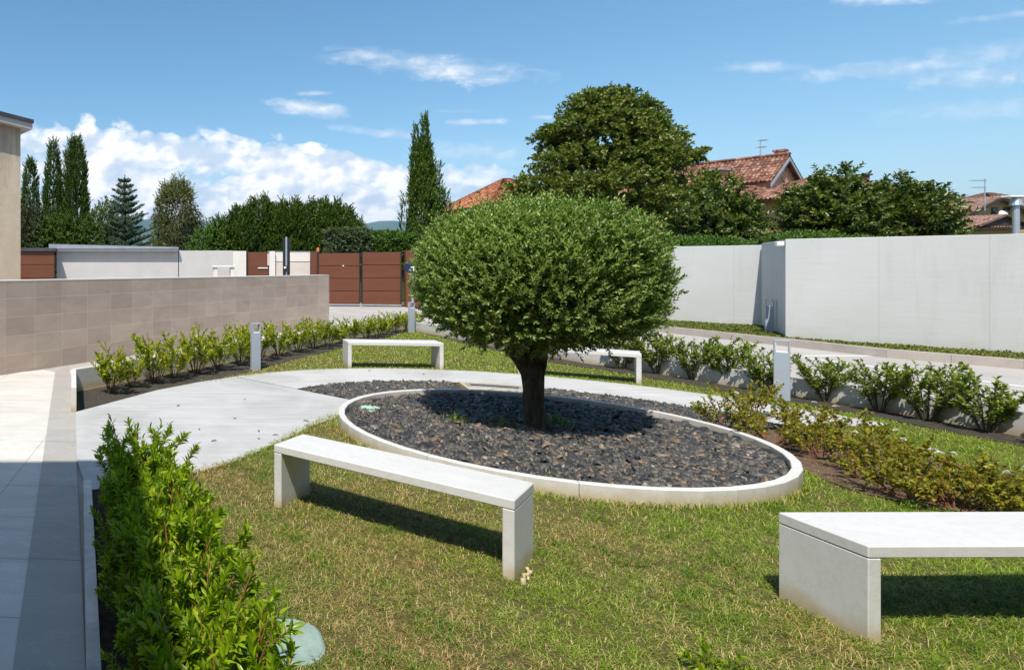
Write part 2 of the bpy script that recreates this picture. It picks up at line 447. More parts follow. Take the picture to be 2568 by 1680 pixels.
# ---------------------------------------------------------------- foliage builders
def unit(a): return a / np.maximum(np.linalg.norm(a, axis=-1, keepdims=True), 1e-9)
def leaves(P, D, Nn, ln, wd, fine=False, fold=.25, droop=.12):
    """P base points, D axis directions, Nn rough normals; one small folded leaf each"""
    P = np.asarray(P); D = unit(D); Sd = unit(np.cross(D, Nn)); Nn = np.cross(Sd, D)
    ln = np.asarray(ln).reshape(-1, 1); wd = np.asarray(wd).reshape(-1, 1)
    n = len(P)
    if not fine:
        mid = P + D*ln*.45
        v = np.stack([P, mid + Sd*wd*.5 + Nn*wd*fold, P + D*ln - Nn*ln*droop, mid - Sd*wd*.5 + Nn*wd*fold], 1)
        b = np.arange(n)[:, None]*4
        F = np.concatenate([b + np.array([[0, 1, 2]]), b + np.array([[0, 2, 3]])])
        return v.reshape(-1, 3), F
    m1 = P + D*ln*.30 + Nn*ln*.03; m2 = P + D*ln*.65 - Nn*ln*droop*.3
    v = np.stack([P, m1 + Sd*wd*.42 + Nn*wd*fold, m1, m1 - Sd*wd*.42 + Nn*wd*fold,
                  m2 + Sd*wd*.45 + Nn*wd*fold, m2, m2 - Sd*wd*.45 + Nn*wd*fold, P + D*ln - Nn*ln*droop], 1)
    b = np.arange(n)[:, None]*8
    T = [(0,1,2),(0,2,3),(1,4,5),(1,5,2),(2,5,6),(2,6,3),(4,7,5),(5,7,6)]
    F = np.concatenate([b + np.array([t_]) for t_ in T])
    return v.reshape(-1, 3), F
def shoots(B, D, L, k, ll, lw, spread=.9, fine=False, curve=.0, start=.1, rg=rng):
    """leafy shoots: bases B, directions D, lengths L, k leaves along each"""
    B = np.asarray(B, float); D = unit(np.asarray(D, float)); L = np.asarray(L, float)
    n = len(B)
    t = start + (1-start)*(np.arange(k)[None, :] + rg.random((n, k))*.6) / k
    P = B[:, None, :] + D[:, None, :]*(L[:, None]*t)[..., None]
    P[..., 2] += curve*(L[:, None]*t**2)
    h = np.where(np.abs(D[:, 2:3]) < .9, np.array([[0, 0, 1.]]), np.array([[1., 0, 0]]))
    a = unit(np.cross(D, h)); b = np.cross(D, a)
    ang = np.arange(k)[None, :]*2.4 + rg.random((n, 1))*6.28 + rg.random((n, k))*.7
    rad = a[:, None]*np.cos(ang)[..., None] + b[:, None]*np.sin(ang)[..., None]
    sp = spread*(.75 + .5*rg.random((n, k)))*(1.1 - .55*t)
    LD = D[:, None]*np.cos(sp)[..., None] + rad*np.sin(sp)[..., None]
    NN = D[:, None]*np.sin(sp)[..., None] - rad*np.cos(sp)[..., None]*-1*-1
    NN = NN + rg.normal(0, .35, NN.shape) + np.array([0, 0, .25])
    sz = (.7 + .6*rg.random(n*k))
    return leaves(P.reshape(-1, 3), LD.reshape(-1, 3), NN.reshape(-1, 3), ll*sz, lw*sz, fine)
def join(parts):
    V = []; F = []; o = 0
    for v, f in parts: V.append(v); F.append(f + o); o += len(v)
    return np.concatenate(V), np.concatenate(F)
def sph(n, rg=rng):
    return unit(rg.normal(size=(n, 3)))
def bumpf(d, seed, amp):
    r = np.random.default_rng(seed); o = np.zeros(len(d))
    for i in range(6):
        w = r.normal(size=3)*(2.2 + i*.9); o += np.sin(d@w + r.random()*6.28)/(1.3+i*.35)
    return 1 + amp*o*.45
def lobed_crown(lobes, nsh, k, sl, ll, lw, seed=1, amp=.18, inner=.45, up=.35, spread=.9, outl=.0, fine=False, se=0):
    rg = np.random.default_rng(seed)
    w = np.array([(l[1][0]*l[1][1]*l[1][2])**(2/3.) for l in lobes]); w = w/w.sum()
    B = []; D = []
    for (c, r), ww in zip(lobes, w):
        m = max(6, int(nsh*ww)); d = sph(m, rg)
        if se: d = d/(np.sum(np.abs(np.stack([np.hypot(d[:, 0], d[:, 1]), d[:, 2]], 1))**se, 1, keepdims=True)**(1/se))
        rr = (inner + (1-inner)*rg.random(m)**.45)*bumpf(d, seed + len(B)*13, amp)
        B.append(np.array(c) + d*np.array(r)*rr[:, None])
        D.append(d + np.array([0, 0, up]) + rg.normal(0, .35, (m, 3)))
    B = np.concatenate(B); D = np.concatenate(D)
    L = sl*(.6 + .8*rg.random(len(B))); L += outl*(rg.random(len(B)) < .03)*sl*3
    return shoots(B, D, L, k, ll, lw, spread, fine, rg=rg)
def column_crown(profile, h0, h1, nsh, k, sl, ll, lw, seed=1, up=2.2, amp=.15, spread=.5, cx=0, cy=0):
    rg = np.random.default_rng(seed)
    z = rg.random(nsh)
    zp = [p[0] for p in profile]; rp = [p[1] for p in profile]
    z = np.where(rg.random(nsh) < np.interp(z, zp, rp)/max(rp)*.8 + .2, z, rg.random(nsh)*.7)
    rad = np.interp(z, zp, rp)
    a = rg.random(nsh)*6.28
    d = np.stack([np.cos(a), np.sin(a), z*4], 1)
    rr = rad*(.55 + .45*rg.random(nsh)**.5)*bumpf(d, seed, amp)
    B = np.stack([cx + np.cos(a)*rr, cy + np.sin(a)*rr, h0 + (h1-h0)*z], 1)
    D = np.stack([np.cos(a), np.sin(a), np.full(nsh, up)], 1) + rg.normal(0, .3, (nsh, 3))
    return shoots(B, D, sl*(.6 + .8*rg.random(nsh)), k, ll, lw, spread, rg=rg)

# ================================================================= SETTING
def sheet(name, poly, z, mat, kind='structure'):
    me = bpy.data.meshes.new(name); me.from_pydata([(x, y, z) for x, y in poly], [], [tuple(range(len(poly)))])
    me.materials.append(mat); o = link(bpy.data.objects.new(name, me)); o['kind'] = kind
    if me.polygons[0].normal.z < 0: me.flip_normals()
    return o
CC = (4.121, 6.443)
def arc(r, a0, a1, n=60):
    return [(CC[0] + r*math.cos(math.radians(a0 + (a1-a0)*i/n)), CC[1] + r*math.sin(math.radians(a0 + (a1-a0)*i/n))) for i in range(n+1)]

sheet('ground', [(-14000, -9000), (24000, -9000), (24000, 16000), (-14000, 16000)], -.03, M['ground'])
# drive inside the walls
DR = [(-30, -12), (30, -12), (30, 3), (15.05, 10.7), (14.35, 12.0), (14.1, 14.5), (13.9, 16.3), (13.1, 20.5), (12.4, 26.2), (-30, 34.5)]
sheet('drive', DR, -.012, M['drive'])
# walk between the tiled wall and the garden kerb, and the court left of the strip
sheet('walkway', [(-1.15, 10.35), (-.75, 9.0), (8.0, 18.1), (8.3, 19.6), (6.2, 18.75)], -.006, M['walk'])
sheet('paving', [(-9, -6), (-.08, -6), (-.44, 1.0), (-.492, 2.746), (-.748, 5.64), (-1.165, 10.35), (-1.4, 10.62), (-1.75, 10.32), (-9, 2.4)], -.004, M['paving'])
sheet('paving_strip', [(-.08, -6), (.22, -6), (-.06, 1.0), (-.177, 2.746), (-.443, 5.64), (-.60, 7.5), (-.735, 8.95), (-1.0, 10.95), (-1.165, 10.35), (-.748, 5.64), (-.492, 2.746), (-.36, 1.0)], .002, M['strip'])
# garden floor
GARDEN = [(.10, -1.5), (-.02, 1.0), (-.12, 2.6), (-.29, 4.95), (-.443, 5.64), (-.60, 7.5), (-.70, 8.75), (7.45, 17.2), (7.9, 13.6), (8.12, 11.3), (8.47, 10.4), (9.08, 7.4), (9.13, 6.4), (9.15, -1.5)]
sheet('lawn', GARDEN, 0.0, M['turf'])
PATH = [(-.60, 7.5), (-.23, 7.97), (.41, 8.79), (1.09, 9.42)] + arc(4.2, 128, 6, 90) + arc(3.0, 6, 125.8, 90) + \
       arc(1.86, 125.8, 152, 10) + [(2.01, 6.88), (1.42, 6.13), (.94, 5.61), (.45, 5.22), (.1, 5.02), (-.30, 4.9), (-.443, 5.64)]
PATH_A = [(-.60, 7.5), (-.23, 7.97), (.41, 8.79), (1.09, 9.42)] + arc(4.2, 128, 125.8, 2) + arc(3.0, 125.8, 125.8, 1) + \
       arc(1.86, 125.8, 152, 10) + [(2.01, 6.88), (1.42, 6.13), (.94, 5.61), (.45, 5.22), (.1, 5.02), (-.30, 4.9), (-.443, 5.64)]
PATH_B = arc(4.2, 125.65, 6, 90) + arc(3.0, 6, 125.65, 90)
def tri_sheet(name, poly, z, mat):
    import bmesh
    me = bpy.data.meshes.new(name); bm = bmesh.new()
    vs = [bm.verts.new((x, y, z)) for x, y in poly]
    f = bm.faces.new(vs); bmesh.ops.triangulate(bm, faces=[f], ngon_method='BEAUTY')
    bm.to_mesh(me); bm.free()
    if me.polygons[0].normal.z < 0: me.flip_normals()
    me.materials.append(mat); o = link(bpy.data.objects.new(name, me)); o['kind'] = 'structure'
    return o
tri_sheet('path', PATH_A, .012, M['path']); tri_sheet('path', PATH_B, .014, M['path_ring'])
SLATE_A = arc(1.93, 125.8, 76.5, 30) + arc(3.0, 76.5, 125.8, 40)
SLATE_B = arc(1.93, 57, 6, 30) + arc(3.0, 6, 57, 40)
tri_sheet('slate_bed', SLATE_A, .007, M['slatebed']); tri_sheet('slate_bed', SLATE_B, .007, M['slatebed'])
# soil beds along the kerbs
BED_L = [(-.55, 7.62), (-.23, 7.99), (.41, 8.81), (1.09, 9.44), (1.7, 9.97), (2.3, 10.75), (6.85, 15.9), (7.35, 17.0), (-.66, 8.7)]
tri_sheet('soil_bed', BED_L, .009, M['mulch'])
BED_R = [(7.5, 16.9), (7.45, 13.4), (7.62, 11.2), (7.95, 10.1), (8.55, 7.4), (8.6, 6.2), (8.6, -1), (9.13, -1), (9.11, 6.4), (9.06, 7.4), (8.45, 10.4), (8.10, 11.3), (7.88, 13.6)]
tri_sheet('soil_bed', BED_R, .009, M['mulch'])
BED_F = [(.10, -1.4), (-.02, 1.0), (-.12, 2.6), (-.28, 4.88), (.12, 4.98), (.36, 4.5), (.45, 2.6), (.52, 1.0), (.6, -1.4)]
tri_sheet('soil_bed', BED_F, .009, M['mulch'])
BED_M = [(5.75, 5.55), (6.3, 6.4), (6.75, 7.3), (7.6, 7.3), (7.3, 5.6), (6.6, 4.55), (6.0, 4.35), (5.6, 4.85)]
tri_sheet('soil_bed', BED_M, .008, M['redmulch'])

# parking bay lines on the drive
mk = MB()
mk.box(12.72, 14.3, 12.2, 12.29, -.009, -.007)
mk.prism([(12.72, 12.2), (12.81, 12.2), (12.97, 9.1), (13.15, 2.0), (13.06, 2.0), (12.88, 9.1)], -.009, -.0065)
o = mk.build('road_marking', M['whiteplastic']); o['kind'] = 'structure'
# verge behind the drive kerb
VERGE = [(15.15, 10.6), (14.45, 12.0), (14.2, 14.5), (14.0, 16.3), (13.2, 20.5), (12.6, 25.4), (13.6, 25.8), (15.9, 18.4), (17.1, 16.9), (14.9, 14.2), (16.55, 11.63), (26, -2), (24, -2)]
sheet('verge', VERGE, .125, M['turf'])

# hills far away, seen through the air
def hills():
    n = 260
    xs = np.linspace(-9000, 22000, n)
    r = np.random.default_rng(5)
    prof = np.interp(xs, [-9000, -2500, 200, 1220, 2200, 3000, 3500, 3800, 4200, 4800, 6500, 22000], [480, 600, 650, 700, 640, 630, 655, 650, 585, 540, 420, 280])
    for a, s_ in ((22, 900), (14, 370), (9, 160)): prof = prof + a*np.sin(xs/s_ + a)
    rows = []
    for j, (y, k) in enumerate(((8200, 0), (8600, .45), (9000, .8), (9600, 1), (10800, .6))):
        w = 1 + .08*np.sin(xs/300 + j*2)
        rows.append(np.stack([xs, np.full(n, y), prof*k*w - 5], 1))
    V = np.concatenate(rows); F = []
    for j in range(4):
        for i in range(n-1): F.append((j*n+i, j*n+i+1, (j+1)*n+i+1, (j+1)*n+i))
    o = np_obj('hills', V, np.array(F), M['hill'], smooth=True); o['kind'] = 'structure'
hills()

# ================================================================= KERBS
def kerb_line(name, label, pts, w, z0, z1, mat, joint=1.0, side=1, gap=.004, lbl=None, cat='kerb'):
    """a run of kerb stones following pts; each stone bevelled, thin joints between"""
    t = thing(name, label, cat, (pts[0][0], pts[0][1], 0))
    P = [Vector((x, y)) for x, y in pts]
    o = P[0]
    mb = MB()
    for a, b in zip(P[:-1], P[1:]):
        d = b - a; L = d.length; d.normalize(); nrm = Vector((-d.y, d.x))*side
        m = max(1, round(L/joint))
        for i in range(m):
            s0 = a + d*(L*i/m + gap/2) - o; s1 = a + d*(L*(i+1)/m - gap/2) - o
            bv = .004
            q = [s0, s1, s1 + nrm*w, s0 + nrm*w]
            c = (q[0]+q[1]+q[2]+q[3])/4
            qi = [p + (c-p).normalized()*bv*1.4 for p in q]
            vs = [(p.x, p.y, z0) for p in q] + [(p.x, p.y, z1-bv) for p in q] + [(p.x, p.y, z1) for p in qi]
            mb.add(vs, [(3,2,1,0)] + [(k,(k+1)%4,4+(k+1)%4,4+k) for k in range(4)] + [(4+k,4+(k+1)%4,8+(k+1)%4,8+k) for k in range(4)] + [(8,9,10,11)])
    mb.build('kerb_stone', mat, t)
    return t
kerb_line('garden_kerb', 'short pale stone kerb at the left end of the yellow-green shrub bed',
          [(-.595, 7.52), (-.70, 8.80)], .062, -.05, .296, M['kerb_white'], 1.3)
kerb_line('garden_kerb', 'long straight pale stone kerb behind the yellow-green shrubs, running back to the brown gate',
          [(-.71, 8.81), (7.42, 17.2)], .07, -.05, .294, M['kerb_white'], 1.2)
kerb_line('garden_kerb', 'long grey stone kerb behind the green shrubs, along the beige drive',
          [(7.46, 17.15), (7.9, 13.6), (8.12, 11.3), (8.47, 10.4), (9.08, 7.4), (9.13, 6.4), (9.15, -1.2)], .07, -.05, .25, M['kerb_grey'], 1.2, -1)
kerb_line('hedge_kerb', 'narrow speckled grey kerb edge between the dark paving strip and the leafy front hedge',
          [(-.02, -1.2), (-.06, 1.0), (-.165, 2.6), (-.335, 4.92)], .062, -.05, .085, M['kerb_worn'], 1.6, -1)
kerb_line('drive_kerb', 'thick beige kerb of the drive in front of the tall white concrete wall',
          [(24, -2), (15.05, 10.66), (14.35, 12.0), (14.1, 14.5), (13.9, 16.3), (13.1, 20.5), (12.4, 25.6)], .12, -.05, .15, M['kerb_drive'], 1.0, -1)

# ================================================================= PLANTER RING
pl = thing('round_planter', 'low white stone ring holding dark slate chips under the clipped tree', 'planter', (CC[0], CC[1], 0))
NS = 44; segs = 11
rim = MB()
for s_ in range(segs):
    a0 = 2*PI*s_/segs + .3; a1 = 2*PI*(s_+1)/segs + .3 - .0022
    K = 4; ang = [a0 + (a1-a0)*i/K for i in range(K+1)]
    ro, ri, z0, z1, b = 1.875, 1.81, -.05, .127, .005
    prof = [(ro, z0), (ro, z1-b), (ro-b, z1), (ri+b, z1), (ri, z1-b), (ri, z0)]
    vs = [(r*math.cos(a), r*math.sin(a), z) for a in ang for r, z in prof]
    n = len(prof); fs = []
    for i in range(K):
        for j in range(n):
            fs.append((i*n+j, i*n+(j+1)%n, (i+1)*n+(j+1)%n, (i+1)*n+j))
    fs += [tuple(range(n)), tuple(range(K*n, K*n+n))]
    rim.add(vs, fs)
rim.build('rim', M['kerb_white'], pl)
fl = MB(); fl.cyl(0, 0, 1.812, -.04, .045, 64); fl.build('soil', M['slatebed'], pl)

def stone_field(P, smin, smax, zj, seed, lean=.45):
    rg = np.random.default_rng(seed); n = len(P)
    k = 6
    a = (np.arange(k)[None]*2*PI/k) + rg.random((n, k))*.7 + rg.random((n, 1))*6.28
    r = (smin + (smax-smin)*rg.random((n, 1))**2)*(.65 + .6*rg.random((n, k)))
    asp = .5 + .5*rg.random((n, 1)); ro = rg.random((n, 1))*PI
    x = np.cos(a)*r; y = np.sin(a)*r*asp
    X = x*np.cos(ro) - y*np.sin(ro); Y = x*np.sin(ro) + y*np.cos(ro)
    th = (.006 + .010*rg.random((n, 1)))
    tx = rg.normal(0, lean, (n, 1)); ty = rg.normal(0, lean, (n, 1))
    Z = X*np.tan(np.clip(tx, -.9, .9)) + Y*np.tan(np.clip(ty, -.9, .9))
    c = P[:, None, :]
    top = np.stack([X*.9, Y*.9, Z + th], 2) + c + np.array([0, 0, 0]); bot = np.stack([X, Y, Z - th], 2) + c
    top[..., 2] += rg.random((n, 1))*zj; bot[..., 2] += 0
    dz = top[..., 2].mean(1, keepdims=True) - bot[..., 2].mean(1, keepdims=True) - 2*th
    bot[..., 2] += dz
    V = np.concatenate([top, bot], 1).reshape(-1, 3)
    b = np.arange(n)[:, None]*12
    T = [(0,1,2),(0,2,3),(0,3,4),(0,4,5)] + [(i, 6+i, (i+1) % 6) for i in range(6)] + [((i+1) % 6, 6+i, 6+(i+1) % 6) for i in range(6)]
    F = np.concatenate([b + np.array([t_]) for t_ in T])
    return V, F
def ring_pts(n, r0, r1, a0, a1, z, seed):
    rg = np.random.default_rng(seed)
    r = np.sqrt(r0*r0 + (r1*r1-r0*r0)*rg.random(n)); a = np.radians(a0 + (a1-a0)*rg.random(n))
    return np.stack([CC[0] + r*np.cos(a), CC[1] + r*np.sin(a), np.full(n, z) + .018*rg.random(n)], 1)
V, F = stone_field(ring_pts(12500, 0, 1.775, 0, 360, .045, 3), .016, .056, .018, 4, .26)
o = np_obj('slate_chips', V, F, M['slate']); tag(o, 'dark slate chips filling the round white planter', 'slate chips', kind='stuff')
pa = np.concatenate([ring_pts(2600, 1.92, 2.97, 77.5, 125, .004, 5), ring_pts(2600, 1.92, 2.97, 6, 56, .004, 6)])
V, F = stone_field(pa, .014, .042, .008, 7, .25)
o = np_obj('slate_chips', V, F, M['slate']); tag(o, 'dark slate chips outside the planter, between its rim and the curved path', 'slate chips', kind='stuff')

# pale stone step between path and rim, with a framed drain slot
st = thing('stone_step', 'pale stone slab with a drain frame, between path and planter', 'step', (CC[0], CC[1], 0))
sb = MB(); sb.prism([(x-CC[0], y-CC[1]) for x, y in arc(1.885, 75.5, 58, 12) + arc(3.01, 58, 75.5, 14)], -.02, .03); sb.build('slab', M['kerb_white'], st)
fr = MB()
for (r0, r1, a0, a1) in ((2.60, 2.625, 74, 60), (2.80, 2.825, 74, 60)):
    fr.prism([(x-CC[0], y-CC[1]) for x, y in arc(r0, a0, a1, 10) + arc(r1, a1, a0, 10)], .0302, .045)
for a in (74, 60):
    fr.prism([(x-CC[0], y-CC[1]) for x, y in arc(2.60, a+.5, a, 1) + arc(2.825, a, a+.5, 1)], .0303, .0452)
fr.build('drain_frame', M['steel'], st)
dk = MB(); dk.prism([(x-CC[0], y-CC[1]) for x, y in arc(2.63, 73.4, 60.8, 10) + arc(2.795, 60.8, 73.4, 10)], .0302, .032); dk.build('drain_slot', M['slatebed'], st)

# ================================================================= BENCHES
def make_bench():
    t = thing('stone_bench', 'x', 'bench')
    s1 = MB(); s1.box(0, 1.53, 0, .406, .396, .452, .005); s1.build('seat', M['bench'], t)
    for x in (.001, 1.53-.061):
        l = MB(); l.box(x, x+.060, .001, .405, -.06, .3935, .004); l.build('leg', M['bench'], t)
    return t
b0 = make_bench(); b0['group'] = 'white stone benches round the planter'
b0.location = (1.063, 4.592, 0); b0.rotation_euler = (0, 0, -.792)
b0['label'] = 'white stone bench on the lawn between the planter and the leafy front hedge'
copy_tree(b0, (3.714, 10.665, 0), -.115, 'white stone bench on the far lawn, left of the trunk beyond the path')
copy_tree(b0, (6.21, 10.09, 0), -.618, 'white stone bench partly hidden behind the tree trunk and hanging leaves')
copy_tree(b0, (3.425, 2.934, 0), .006, 'white stone bench at the lower right, nearest the camera')

# crumbs of mortar at the foot of the first bench
for i in range(9):
    rr = R_.uniform(.006, .014)
    V, F = stone_field(np.array([[0, 0, 0.0]]), rr, rr*1.6, 0, 100+i, .2)
    o = np_obj('stone_crumb', V, F, M['kerb_white'])
    o.location = (2.165 + .02*R_.random() + i*.012, 3.47 + i*.016 + R_.uniform(-.015, .015), .02 + R_.random()*.012); o.rotation_euler = (R_.uniform(-.6, .6), R_.uniform(-.6, .6), R_.random()*6)
    tag(o, 'broken white mortar crumb at the right foot of the bench by the hedge', 'stone crumb', 'mortar crumbs beside the bench leg')

# ================================================================= LIDS
md = thing('manhole_lid', 'large faded green plastic lid sunk in the grass beside the front hedge', 'cover', (.735, 2.95, .006), .3)
l = MB(); n_ = 40
def blob(r, z, ph=0): return [(r*(1+.05*math.sin(3*2*PI*i/n_+ph)+.03*math.sin(5*2*PI*i/n_))*math.cos(2*PI*i/n_)*1.02, r*(1+.05*math.sin(3*2*PI*i/n_+ph))*math.sin(2*PI*i/n_)*.98, z) for i in range(n_)]
l.add(blob(.185, -.03) + blob(.185, .006) + blob(.172, .014) , [tuple(range(n_))[::-1]] + [(j*n_+i, j*n_+(i+1)%n_, (j+1)*n_+(i+1)%n_, (j+1)*n_+i) for j in (0, 1) for i in range(n_)] + [tuple(range(2*n_, 3*n_))])
l.build('lid', M['lid'], md)
l = MB(); l.box(-.045, .02, .05, .068, .0142, .019, .002); l.build('handle', M['twig'], md)
ml = thing('valve_lid', 'small round mint green lid on the slate near the left rim', 'cover', (2.84, 7.42, .075), .2)
l = MB(); l.cyl(0, 0, .095, -.03, .012, 20); l.build('lid', M['lid2'], ml)
l = MB(); l.cyl(0, 0, .115, -.04, .004, 20); l.build('ring', M['lid2'], ml)

# ================================================================= WALLS
def seg_thing(name, label, cat, a, b, group=None):
    a = Vector(a); b = Vector(b); d = b - a
    t = thing(name, label, cat, (a.x, a.y, 0), math.atan2(d.y, d.x), group)
    return t, d.length
# tiled wall : straight run at 45 degrees, slightly lower towards its far end
tw, L = seg_thing('tiled_wall', 'long low wall clad in brown-grey stone tiles beside the pale walkway', 'wall', (-5.2, 6.60), (5.9, 18.52))
m = MB(); z1 = 1.50; z2 = 1.425
m.add([(0,0,-.05),(L,0,-.05),(L,.25,-.05),(0,.25,-.05),(0,0,z1),(L,0,z2),(L,.25,z2),(0,.25,z1)],
      [(0,3,2,1),(4,5,6,7),(0,1,5,4),(1,2,6,5),(2,3,7,6),(3,0,4,7)]); m.build('tile_cladding', M['tile'], tw)
m = MB(); m.add([(0,-.003,z1),(L,-.003,z2),(L,.262,z2),(0,.262,z1),(0,-.003,z1+.018),(L,-.003,z2+.018),(L,.262,z2+.018),(0,.262,z1+.018)],
      [(0,3,2,1),(4,5,6,7),(0,1,5,4),(1,2,6,5),(2,3,7,6),(3,0,4,7)]); m.build('coping', M['stucco_w'], tw)

def concrete(name, label, pts, zb, zt, th=.25):
    t = thing(name, label, 'wall', (pts[0][0], pts[0][1], 0))
    o = Vector(pts[0])
    for a, b in zip(pts[:-1], pts[1:]):
        a = Vector(a); b = Vector(b); d = b-a
        m = MB(); L = d.length
        n = max(1, int(L/1.35))
        m.box(0, L, 0, th, zb, zt, .008)
        q = m.build('wall_face', M['wall'], t)
        q.location = (a.x-o.x, a.y-o.y, 0); q.rotation_euler = (0, 0, math.atan2(d.y, d.x))
    return t
concrete('concrete_wall', 'tall white board-marked concrete wall on the right, nearest part beside the drive', [(14.66, 14.15), (16.55, 11.50), (22.0, 3.9), (27, -3)], -.05, 2.31)
concrete('concrete_wall', 'narrow shaded return of the white concrete wall, behind the slim bollard', [(16.78, 16.8), (14.84, 14.30)], -.05, 2.302, .2)
concrete('concrete_wall', 'sunlit white concrete wall set back behind the crown, with a slanting shadow', [(13.0, 23.2), (14.6, 20.1), (15.7, 18.37), (17.05, 16.6)], -.05, 2.26)
o = thing('wall_light', 'small white floodlight at the top of the shaded wall corner', 'light', (14.84, 14.34, 2.22), .9)
l = MB(); l.box(-.02, .28, 0, .12, -.06, .045, .015); l.build('housing', M['whiteplastic'], o)
l = MB(); l.box(.26, .32, .03, .09, -.05, -.01, .005); l.build('bracket', M['steel'], o)

# yard walls and gates far behind
Yg = 27.0
def X_at(px, Y=Yg): return (px - CXP)*Y/FPX
def zt_(py, Y=Yg): return EYE + (HOR-py)*Y/FPX
def yard_wall(name, label, px0, px1, z, mat, Y=Yg, th=.2, part='render'):
    t = thing(name, label, 'wall', (X_at(px0, Y), Y, 0)); m = MB(); m.box(0, X_at(px1, Y)-X_at(px0, Y), 0, th, -.05, z, .005); m.build(part, mat, t); return t
w1 = yard_wall('stucco_wall', 'long pale grey stucco wall under a grey metal roof edge, left background', 142, 447, 2.30, M['stucco'])
m = MB(); LX = X_at(447)-X_at(127)
m.box(-.28, LX-.28+.02, -.25, .6, 2.303, 2.40, .01); m.add([(-.30,-.28,2.40),(LX-.26,-.28,2.40),(LX-.26,.62,2.40),(-.30,.62,2.40),(-.30,-.28,2.60),(LX-.26,-.28,2.47),(LX-.26,.62,2.47),(-.30,.62,2.60)],
      [(0,3,2,1),(4,5,6,7),(0,1,5,4),(1,2,6,5),(2,3,7,6),(3,0,4,7)])
m.build('roof_edge', M['coping'], w1)
w2 = yard_wall('stucco_wall', 'short pale stucco wall left of the white gate pillar', 449, 584, 2.33, M['stucco'])
yard_wall('gate_pillar', 'broad white pillar left of the small brown door', 585, 617.5, 2.31, M['stucco_w'], Yg-.12, .4, 'shaft')
o = yard_wall('gate_pillar', 'slim white pillar right of the small brown door', 676, 690.5, 2.30, M['stucco_w'], Yg-.12, .4, 'shaft')
l = MB(); l.box(-.07, -.005, .05, .3, 1.7, 2.2, .005); l.build('letter_box', M['cream'], o)
w3 = yard_wall('panel_wall', 'cream panel wall with a dark joint, left of the brown double gate', 691.5, 778, 1.84, M['cream'])
l = MB(); l.box(0, X_at(778)-X_at(691.5), .0, .18, 1.866, 2.27, .005); l.build('top_panel', M['stucco_w'], w3)
l = MB(); l.box(0, X_at(778)-X_at(691.5), .03, .15, 1.841, 1.8655); l.build('joint', M['brown_dark'], w3)
l = MB(); l.box(-.01, X_at(778)-X_at(691.5)+.01, -.01, .19, 2.271, 2.30); l.build('coping', M['coping'], w3)
w4 = thing('bench_slab', 'low white slab seat against the pale stucco wall', 'slab', (X_at(527), Yg-.8, 0)); m = MB(); m.box(0, .95, 0, .4, 1.62, 1.70, .01); m.box(.05, .2, .05, .35, -.05, 1.619); m.box(.75, .9, .05, .35, -.05, 1.619); m.build('slab', M['stucco_w'], w4)

def gate_leaf(t, x0, x1, z0, z1, y=0, rows=4, nm='panel'):
    hgt = (z1-z0)/rows
    m = MB()
    for i in range(rows):
        m.box(x0+.04, x1-.04, y, y+.03, z0 + hgt*i + .012, z0 + hgt*(i+1) - .012, .006)
    m.build(nm, M['brown'], t)
    f = MB(); f.box(x0, x0+.045, y-.01, y+.05, z0-.04, z1+.005); f.box(x1-.045, x1, y-.01, y+.05, z0-.04, z1+.005)
    f.box(x0+.0455, x1-.0455, y+.0315, y+.05, z0, z1); f.build('frame', M['brown_dark'], t)
g = thing('double_gate', 'rust brown metal double gate of wide horizontal boards behind the garden', 'gate', (X_at(797, 26.8), 26.8, 0), -.16)
x0, xm, x1 = 0, X_at(907, 26.5)-X_at(797, 26.8), X_at(1014, 26.1)-X_at(797, 26.8)
gate_leaf(g, x0, xm-.03, .09, 2.22); gate_leaf(g, xm+.03, x1, .09, 2.26)
l = MB(); l.box(xm-.05, xm+.05, -.03, -.011, .0, .12); l.build('floor_stop', M['steel'], g)
l = MB(); l.box(0, xm-.04, -.012, .02, .03, .088); l.box(xm+.04, x1, -.012, .02, .03, .088); l.build('bottom_rail', M['steel'], g)
l = MB(); l.box(1.0, 1.05, -.03, -.001, 1.66, 1.71); l.build('bolt', M['whiteplastic'], g)
gp = thing('gate_post', 'narrow rust brown post left of the double gate, under the orange beacon', 'gate post', (X_at(779.5), Yg-.15, 0))
l = MB(); l.box(0, .24, 0, .25, -.05, 2.28, .01); l.build('post', M['brown'], gp)
l = MB(); l.box(.245, .30, .0, .1, -.05, 2.28); l.build('hinge_bar', M['black'], gp)
gp = thing('gate_post', 'rust brown post right of the double gate, half hidden by the tree crown', 'gate post', (X_at(1018, 26), 26.0, 0), -.16)
l = MB(); l.box(0, .5, 0, .25, -.05, 2.32, .01); l.build('post', M['brown'], gp)
bc = thing('beacon', 'orange warning beacon on top of the gate post', 'beacon', (X_at(796.5), Yg-.05, 2.28))
l = MB(); l.cyl(0, 0, .05, 0, .05, 14); l.build('base', M['steel'], bc)
l = MB(); l.cyl(0, 0, .06, .05, .13, 14, .055); l.cyl(0, 0, .055, .13, .17, 14, .02); l.build('dome', M['orange'], bc)
d1 = thing('small_door', 'small rust brown pedestrian door between white pillars, with a white handle', 'door', (X_at(619.5), Yg, 0))
wd = X_at(674)-X_at(619.5)
gate_leaf(d1, 0, wd, .08, 2.27, rows=2); l = MB(); l.box(.46, .88, -.04, -.005, 1.16+.41, 1.20+.41, .004); l.build('handle', M['whiteplastic'], d1)
d2 = thing('side_gate', 'dark brown panelled gate right of the stained building', 'gate', (X_at(40), Yg-.6, 0))
gate_leaf(d2, -.3, X_at(142)-X_at(40), .08, 2.28, rows=4); l = MB(); l.box(-.4, X_at(142)-X_at(40)+.05, -.1, .5, 2.29, 2.42, .01); l.build('roof_edge', M['coping_d'], d2)
